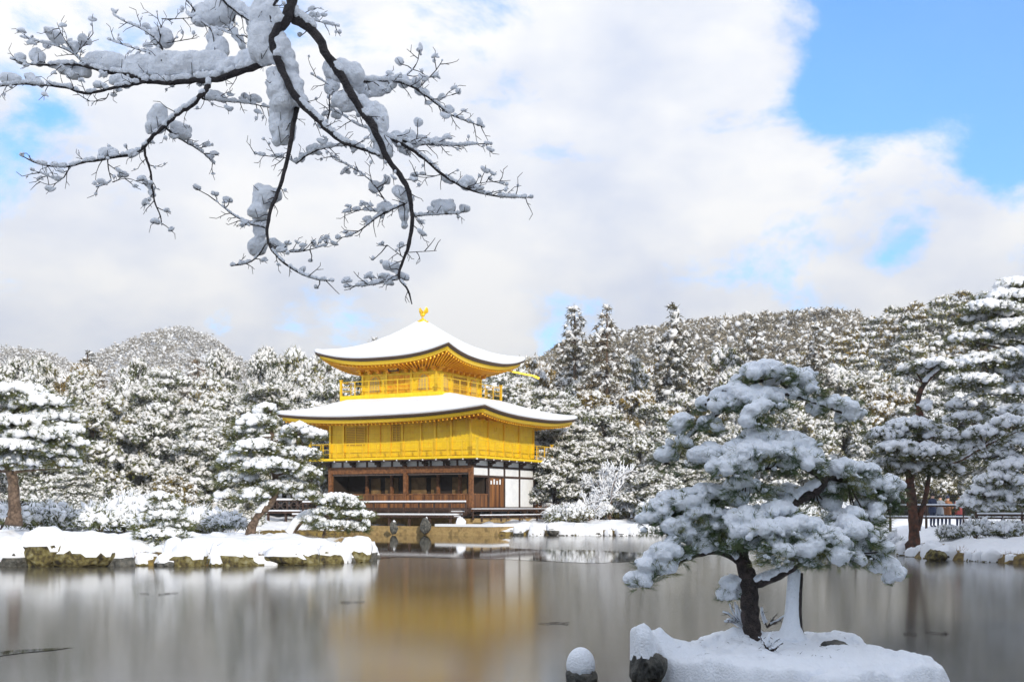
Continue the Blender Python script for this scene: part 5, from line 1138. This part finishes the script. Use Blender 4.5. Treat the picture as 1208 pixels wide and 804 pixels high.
    br.append((B([(550, 495), (600, 480), (675, 475)]), .6, .3, 0, .1)); br.append((B([(110, 40), (160, 55), (225, 70)]), .8, .4, .1, .1)); br.append((B([(45, 60), (40, 30), (65, -10)]), 1.6, 1.6, .1, .1)); br.append((B([(395, 680), (350, 645)]), .6, .3, 0, .1)); br.append((B([(395, 665), (480, 660)]), .6, .3, 0, .1))
    tr = MB(); snow = MB(); small = MB(); pxm = Yb/F
    def to3(px, py, d): return P3(px, py, Yb+d)-base
    for pts, r0, r1, d0, d1 in br:
        a = chaikin(pts, 2); n = len(a); dd = np.linspace(d0, d1, n); w3 = np.array([to3(a[i][0], a[i][1], dd[i]) for i in range(n)]); rad = np.linspace(r0, r1, n)**1.0*pxm*1.0
        w3 = w3+rng.normal(size=w3.shape)*rad[:, None]*.15
        tr.tube(w3, rad*(1+.08*rng.normal(size=n)), 9 if r0 > 2 else 5)
        # snow ridge on top
        for i in range(n-1):
            d = w3[i+1]-w3[i]; ln = np.linalg.norm(d); flat = 1-min(1, abs(d[2])/(ln+1e-9))
            if flat > .25 and r0 > .7 and rng.uniform() < .75:
                for s in np.arange(0, 1, max(.12, .010/ln)):
                    r = rad[i]*1.0+.009*flat*rng.uniform(.4, 1.3); small.blobs([w3[i]+d*s+np.array([0, 0, rad[i]+r*.25])], [(r, r, r)], 1, .05, rng)
        # fine twigs
        step = 10 if r0 < 3 else 20; Ltot = np.cumsum(np.r_[0, np.linalg.norm(np.diff(a, axis=0), axis=1)])
        for L0 in np.arange(step*.7, Ltot[-1], step*rng.uniform(.8, 1.2)):
            if r0 > 5 and L0 < 120: continue
            i = int(np.searchsorted(Ltot, L0)-1); tdir = (a[min(i+1, n-1)]-a[i]); tdir = tdir/(np.linalg.norm(tdir)+1e-6); sg = rng.choice([-1, 1]); ang = math.atan2(tdir[1], tdir[0])+sg*rng.uniform(.45, 1.1)
            ln = rng.uniform(8, 24)*(1.0 if r0 < 3 else 1.15); p = a[i].copy(); q = [p.copy()]; an = ang
            for k in range(3): an += rng.uniform(-.3, .3); p = p+np.array([math.cos(an), math.sin(an)])*ln/3; q.append(p.copy())
            q = np.array(q); dz = dd[i]+np.linspace(0, rng.uniform(-.12, .12), 4); t3 = np.array([to3(q[k][0], q[k][1], dz[k]) for k in range(4)]); tr.tube(t3, np.linspace(.6, .3, 4)*pxm, 4)
            for k in (1, 2, 3):
                if rng.uniform() < .6:
                    an2 = an+rng.choice([-1, 1])*rng.uniform(.5, 1.0); e = q[k]+np.array([math.cos(an2), math.sin(an2)])*rng.uniform(3, 9); tr.tube([t3[k], to3(e[0], e[1], dz[k])], [.38*pxm, .25*pxm], 4)
                    if rng.uniform() < .22: r = rng.uniform(1.0, 2.4)*pxm; small.blobs([(t3[k]+to3(e[0], e[1], dz[k]))/2+np.array([0, 0, r*.6])], [(r, r, r*1.15)], 2, .1, rng)
            if rng.uniform() < .35: r = rng.uniform(1.6, 4.0)*pxm; small.blobs([t3[2]+np.array([0, 0, r*.6]), t3[2]+np.array([r*.9, 0, r*.3])], [(r*1.5, r, r*.95), (r*1.2, r*.7, r*.6)], 2, .05, rng, rot=False, tilt=.4)
    # big snow heaps (cx, cy, rx, ry, tilt) in the two traced frames
    hp = [(x/z3, y/z3, rx/z3, ry/z3, t) for x, y, rx, ry, t in (
        (400, 240, 75, 34, 5), (480, 250, 90, 40, 5), (580, 270, 90, 48, 0), (670, 262, 85, 55, 0), (760, 262, 85, 55, 0), (840, 255, 70, 52, 0), (910, 265, 70, 36, -15), (990, 235, 60, 42, -25), (1040, 170, 60, 75, 0), (1030, 90, 55, 75, 0), (1090, 190, 45, 60, 0), (1010, 60, 35, 40, 0), (940, 25, 60, 30, 30), (860, 50, 65, 62, 0), (800, 60, 45, 45, 0), (860, 190, 45, 45, 20), (840, 145, 26, 40, 0), (940, 150, 22, 58, -35),
        (295, 280, 65, 34, 15), (235, 262, 45, 18, 10), (150, 225, 32, 36, 0), (85, 230, 26, 24, 0), (30, 305, 55, 24, 8), (140, 320, 50, 24, 30), (480, 318, 60, 26, 10), (400, 335, 35, 18, 0), (640, 150, 46, 42, 30), (590, 130, 25, 14, 30), (610, 205, 40, 20, 0), (215, 140, 48, 26, 35), (285, 180, 40, 24, 20), (340, 160, 30, 22, -45), (125, 145, 20, 12, 20),
        (625, 470, 40, 54, 5), (600, 505, 26, 30, 10), (705, 510, 56, 34, 25), (425, 602, 42, 22, 0), (395, 615, 22, 14, 0), (860, 380, 42, 22, 20), (990, 388, 44, 20, 10), (790, 335, 34, 12, 15), (205, 645, 32, 12, 15), (825, 615, 22, 14, 20), (580, 722, 26, 14, 0), (600, 770, 16, 34, 0), (780, 740, 22, 14, 20), (905, 790, 30, 18, 10), (850, 765, 20, 14, 20), (1060, 770, 50, 34, 0), (1020, 740, 20, 20, 0), (1090, 300, 40, 30, 30), (1065, 320, 30, 14, 0), (500, 578, 12, 12, 0))]
    hp += [(300+x/z4, y/z4, rx/z4, ry/z4, t) for x, y, rx, ry, t in (
        (30, 60, 40, 70, 0), (20, 120, 28, 60, 0), (88, 180, 26, 95, -12), (70, 240, 36, 55, 0), (115, 240, 24, 45, -20), (75, 320, 32, 68, -5), (70, 350, 24, 45, 0), (240, 190, 55, 30, 15), (290, 225, 60, 28, 5), (335, 225, 42, 24, -10), (205, 220, 20, 34, 10), (240, 265, 36, 28, 0), (215, 300, 18, 14, 0), (285, 280, 24, 30, -30), (320, 310, 30, 42, -20), (335, 380, 24, 42, -20), (395, 365, 42, 24, 10), (405, 215, 34, 18, 10), (445, 245, 26, 14, 25), (510, 290, 18, 14, 0), (435, 130, 10, 20, 0), (385, 160, 14, 14, 20), (538, 238, 10, 12, 0), (593, 322, 11, 13, 0),
        (430, 320, 18, 14, 0), (460, 370, 42, 14, 0), (400, 400, 26, 10, 15), (490, 375, 22, 10, 0), (505, 470, 26, 13, 30), (565, 482, 26, 20, 0), (425, 460, 18, 12, 20), (662, 515, 18, 8, 0), (495, 545, 36, 22, 0), (552, 550, 18, 14, 0), (525, 530, 10, 8, 0), (620, 470, 8, 8, 0), (395, 555, 16, 45, 0), (385, 505, 22, 18, 30), (410, 520, 10, 22, 0), (320, 490, 22, 20, 30), (348, 472, 16, 14, 0), (338, 545, 24, 18, 0), (303, 578, 20, 11, 0),
        (150, 395, 36, 14, -30), (125, 420, 12, 10, 0), (25, 520, 28, 30, -30), (10, 560, 26, 24, 0), (15, 600, 20, 34, 0), (10, 650, 26, 26, -30), (60, 645, 36, 14, 30), (155, 642, 10, 15, 0), (190, 635, 8, 8, 0), (150, 685, 12, 8, 0), (130, 710, 12, 10, 0), (165, 755, 10, 8, 0), (360, 700, 24, 16, 10), (395, 730, 26, 12, 30), (350, 728, 18, 10, 0), (292, 742, 10, 8, 0), (312, 680, 8, 9, 0), (155, 40, 22, 10, 10), (120, 92, 10, 9, 0), (150, 70, 10, 20, -40), (268, 450, 10, 12, 0), (195, 240, 12, 20, 0), (250, 385, 24, 8, 20), (175, 335, 16, 8, 40))]
    allp = np.concatenate([np.stack([chaikin(pts, 2)[:, 0], chaikin(pts, 2)[:, 1], np.linspace(d0, d1, len(chaikin(pts, 2)))], 1) for pts, r0, r1, d0, d1 in br])
    for cx, cy, rx, ry, t in hp:
        dist = np.hypot(allp[:, 0]-cx, allp[:, 1]-cy); ni = int(dist.argmin()); nd_ = allp[ni, 2]
        if dist[ni] > min(rx, ry)*.9: tr.tube([to3(allp[ni, 0], allp[ni, 1], nd_), to3((allp[ni, 0]+cx)/2+1.5, (allp[ni, 1]+cy)/2+1, nd_), to3(cx, cy+ry*.6, nd_), to3(cx+(cx-allp[ni, 0])*.25, cy-ry*.4, nd_)], np.array([.8, .6, .5, .3])*pxm, 5)
        rx *= 1.12; ry *= 1.12
        n = max(3, int(rx*ry/14)+3); q = rng.uniform(0, 6.28, n); s = np.sqrt(rng.uniform(0, 1, n)); m0 = min(rx, ry); lr = np.maximum(m0*rng.uniform(.45, .75, n), 2.6)
        ex = np.cos(q)*s*np.maximum(0, rx-lr*.85); ey = np.sin(q)*s*np.maximum(0, ry-lr*.85); ct, st = math.cos(math.radians(t)), math.sin(math.radians(t))
        X = cx+ex*ct-ey*st; Yp = cy+ex*st+ey*ct; dz = rng.uniform(-1, 1, n)*m0*pxm*.4+nd_+m0*pxm*.55+.02
        snow.blobs(np.array([to3(X[i], Yp[i], dz[i]) for i in range(n)]), np.stack([lr*pxm]*3, -1), 2, .05, rng)
    # the limb continues up and back to the trunk of the tree beside the viewer, out of the frame
    st_ = to3(*B([(105, -30)])[0], 0); tk = chaikin([st_, st_+np.array([-.05, -.6, .45]), np.array([.4, 1.2, 4.6]), np.array([.1, .2, 3.6]), np.array([0, 0, 2.]), np.array([0, 0, -.3])], 2); tr.tube(tk, np.linspace(.03, .17, len(tk)), 10)
    tr.build('trunk', M['branch'], root, smooth=True)
    small.build('twig_snow', M['snow_shade_blue'], root, smooth=True)
    so = snow.build('snow_cover', M['snow_shade_blue'], root, smooth=True)
    md = so.modifiers.new('remesh', 'REMESH'); md.mode = 'VOXEL'; md.voxel_size = .0065; md.use_smooth_shade = True
    sm = so.modifiers.new('smooth', 'SMOOTH'); sm.factor = .5; sm.iterations = 5
    tx = bpy.data.textures.new('branch_snow', 'CLOUDS'); tx.noise_scale = .03; tx.noise_depth = 3
    dm = so.modifiers.new('disp', 'DISPLACE'); dm.texture = tx; dm.strength = .009; dm.mid_level = .5; dm.texture_coords = 'LOCAL'
maple()

# bare bushes by the near pine trunk
def twig_bush(px, py, Y, n, ln, label, seed, ang=(0.3, 2.8)):
    rng = np.random.default_rng(seed); b0 = P3(px, py, Y); o = empty('bare_bush', tuple(b0), label=label, cat='bush'); t, s = MB(), MB()
    for k in range(n):
        a = rng.uniform(*ang); d = np.array([math.cos(a), rng.normal()*.4, math.sin(a)*.8+.1]); pts = [np.zeros(3)]
        for q in range(5): d = unit(d+rng.normal(size=3)*.25); pts.append(pts[-1]+d*ln*rng.uniform(.7, 1.2)/5)
        pts = np.array(pts); t.tube(pts, np.linspace(.008, .003, 6), 5)
        for q in (2, 3, 4): e = pts[q]+unit(rng.normal(size=3))*ln*.22; t.tube([pts[q], e], [.004, .002], 4)
        if rng.uniform() < .6: s.tube(pts[1:]+np.array([0, 0, .015]), np.linspace(.022, .012, 5)*rng.uniform(.6, 1.3), 8)
    t.build('twigs', M['bark_dark'], o); s.build('snow_cover', M['snow_shade_blue'], o, smooth=True)
twig_bush(878, 742, 13.3, 8, .36, 'bare snowy twigs left of the near pine trunk', 5, (1.6, 3.1)); twig_bush(905, 740, 13.4, 7, .26, 'bare snowy twigs between the near pine trunk and the white stem', 6, (.2, 2.0))
twig_bush(908, 768, 12.5, 7, .20, 'dark twigs poking through the snow in front of the near pine trunk', 7, (.0, 3.1)); twig_bush(868, 790, 12.0, 5, .12, 'small dark twigs at the front of the near islet', 8, (.0, 3.1))
# floating twigs and a crack of open water in the ice
def ice_twig(px, py, ln, label, seed):
    rng = np.random.default_rng(seed); x, Y = ground_pt(px, py); o = empty('floating_twig', (x, Y, .01), label=label, cat='twig'); b = MB()
    for k in range(3): 
        x0 = rng.uniform(-ln, ln); b.tube([(x0, rng.normal()*.05, 0.0), (x0+ln*.3, rng.normal()*.15, .002), (x0+ln*.6, rng.normal()*.15, .0)], .004, 5)
    b.build('stick', M['bark_dark'], o)
ice_twig(648, 735, .45, 'thin dark twig lying on the ice left of the near islet', 1); ice_twig(412, 710, .35, 'thin dark twig lying on the ice below the tip of the bank', 2); ice_twig(1085, 747, .3, 'thin dark twigs lying on the ice right of the near pine', 3); ice_twig(1108, 748, .12, 'short dark twig on the ice at the far right', 4); ice_twig(185, 700, .4, 'tiny dark twigs on the ice below the long bank', 6)
cr_ = [(-25, 771), (0, 768), (20, 766.5), (50, 765), (90, 763), (60, 767), (30, 769.5), (0, 773.5), (-25, 777)]
me = bpy.data.meshes.new('open_water'); me.from_pydata([(*ground_pt(*q), .006) for q in cr_], [], [list(range(len(cr_)))]); me.materials.append(M['water']); o = bpy.data.objects.new('open_water', me); COL.objects.link(o); tag(o, kind='structure', label='narrow dark crack of open water in the ice')

# ------------------------------------------------------------------ tall evergreens on the near bank behind and beside the viewer; their shade falls on islet and branch
for i, (x, y, h) in enumerate(((2.5, -8, 13.5), (6.3, -9, 14), (10, -8, 14), (13.8, -8, 13.5))):
    place('broad', (0, 1, 2, 4)[i % 4], x, y, h, label='tall evergreen on the near bank behind the viewer', group='tall evergreens behind the viewer', name='evergreen_tree', sxy=.95)
for i, (x, y, h) in enumerate(((21.5, 24, 15), (24.5, 30, 15), (28, 35, 15), (23, 17, 15), (27, 23, 16), (32, 30, 15))):
    place('broad', (0, 1, 2, 4)[i % 4], x, y, h, label='tall evergreen on the right bank outside the picture', group='tall evergreens on the right bank', name='evergreen_tree', sxy=.9)

# dry grass and twigs poking out of the snow along the banks
def shore_grass():
    rng = np.random.default_rng(91); b = MB(); poly = np.array([(-17.6, 36.5), (-13, 36.9), (-9, 36.7), (-6.4, 37.9), (-5.3, 40), (-5.4, 43.3)]); poly2 = np.array([(15.9, 46.6), (14.8, 43.2), (15.2, 40.5), (16.3, 38)]); poly3 = np.array([(1, 75.2), (6, 75), (15, 78)])
    for P_, n, s in ((poly, 520, .16), (poly2, 220, .16), (poly3, 260, .25)):
        k = rng.integers(0, len(P_)-1, n); t = rng.uniform(size=(n, 1)); c = P_[k]*(1-t)+P_[k+1]*t+rng.normal(size=(n, 2))*np.array([.25, .30])
        c = np.repeat(c, 4, 0)+rng.normal(size=(n*4, 2))*.05; z = terrain(c[:, 0], c[:, 1]); m_ = z > -.05; p = np.stack([c[:, 0], c[:, 1], z-.02], -1)[m_]
        d = unit(rng.normal(size=p.shape)*.6+np.array([0, -.2, .6])); b.blades(p, d, s*rng.uniform(.5, 1.5, len(p)), .014, rng)
    tag(b.build('dry_grass', M['bush_brown']), 'dry brown grass and twigs poking through the snow on the banks', 'grass', kind='stuff')
shore_grass()

# fallen needles and bits of bark on the islet snow
def litter():
    rng = np.random.default_rng(14); b = MB(); n = 150; px = rng.normal(size=n)*70+900; Y = rng.uniform(11.9, 13.8, n); x = (px-604)/F*Y; z = np.array([H_islet(min(max(a, .95), 4.9), c) for a, c in zip(x, Y)]); k = z > .1
    d = rng.normal(size=(k.sum(), 3))*np.array([1, 1, .25]); b.blades(np.stack([x, Y, z+.003], -1)[k], d, rng.uniform(.03, .09, k.sum()), .006, rng)
    tag(b.build('needle_litter', M['bark_dark']), 'fallen needles and bark crumbs scattered on the islet snow', 'litter', kind='stuff')
litter()
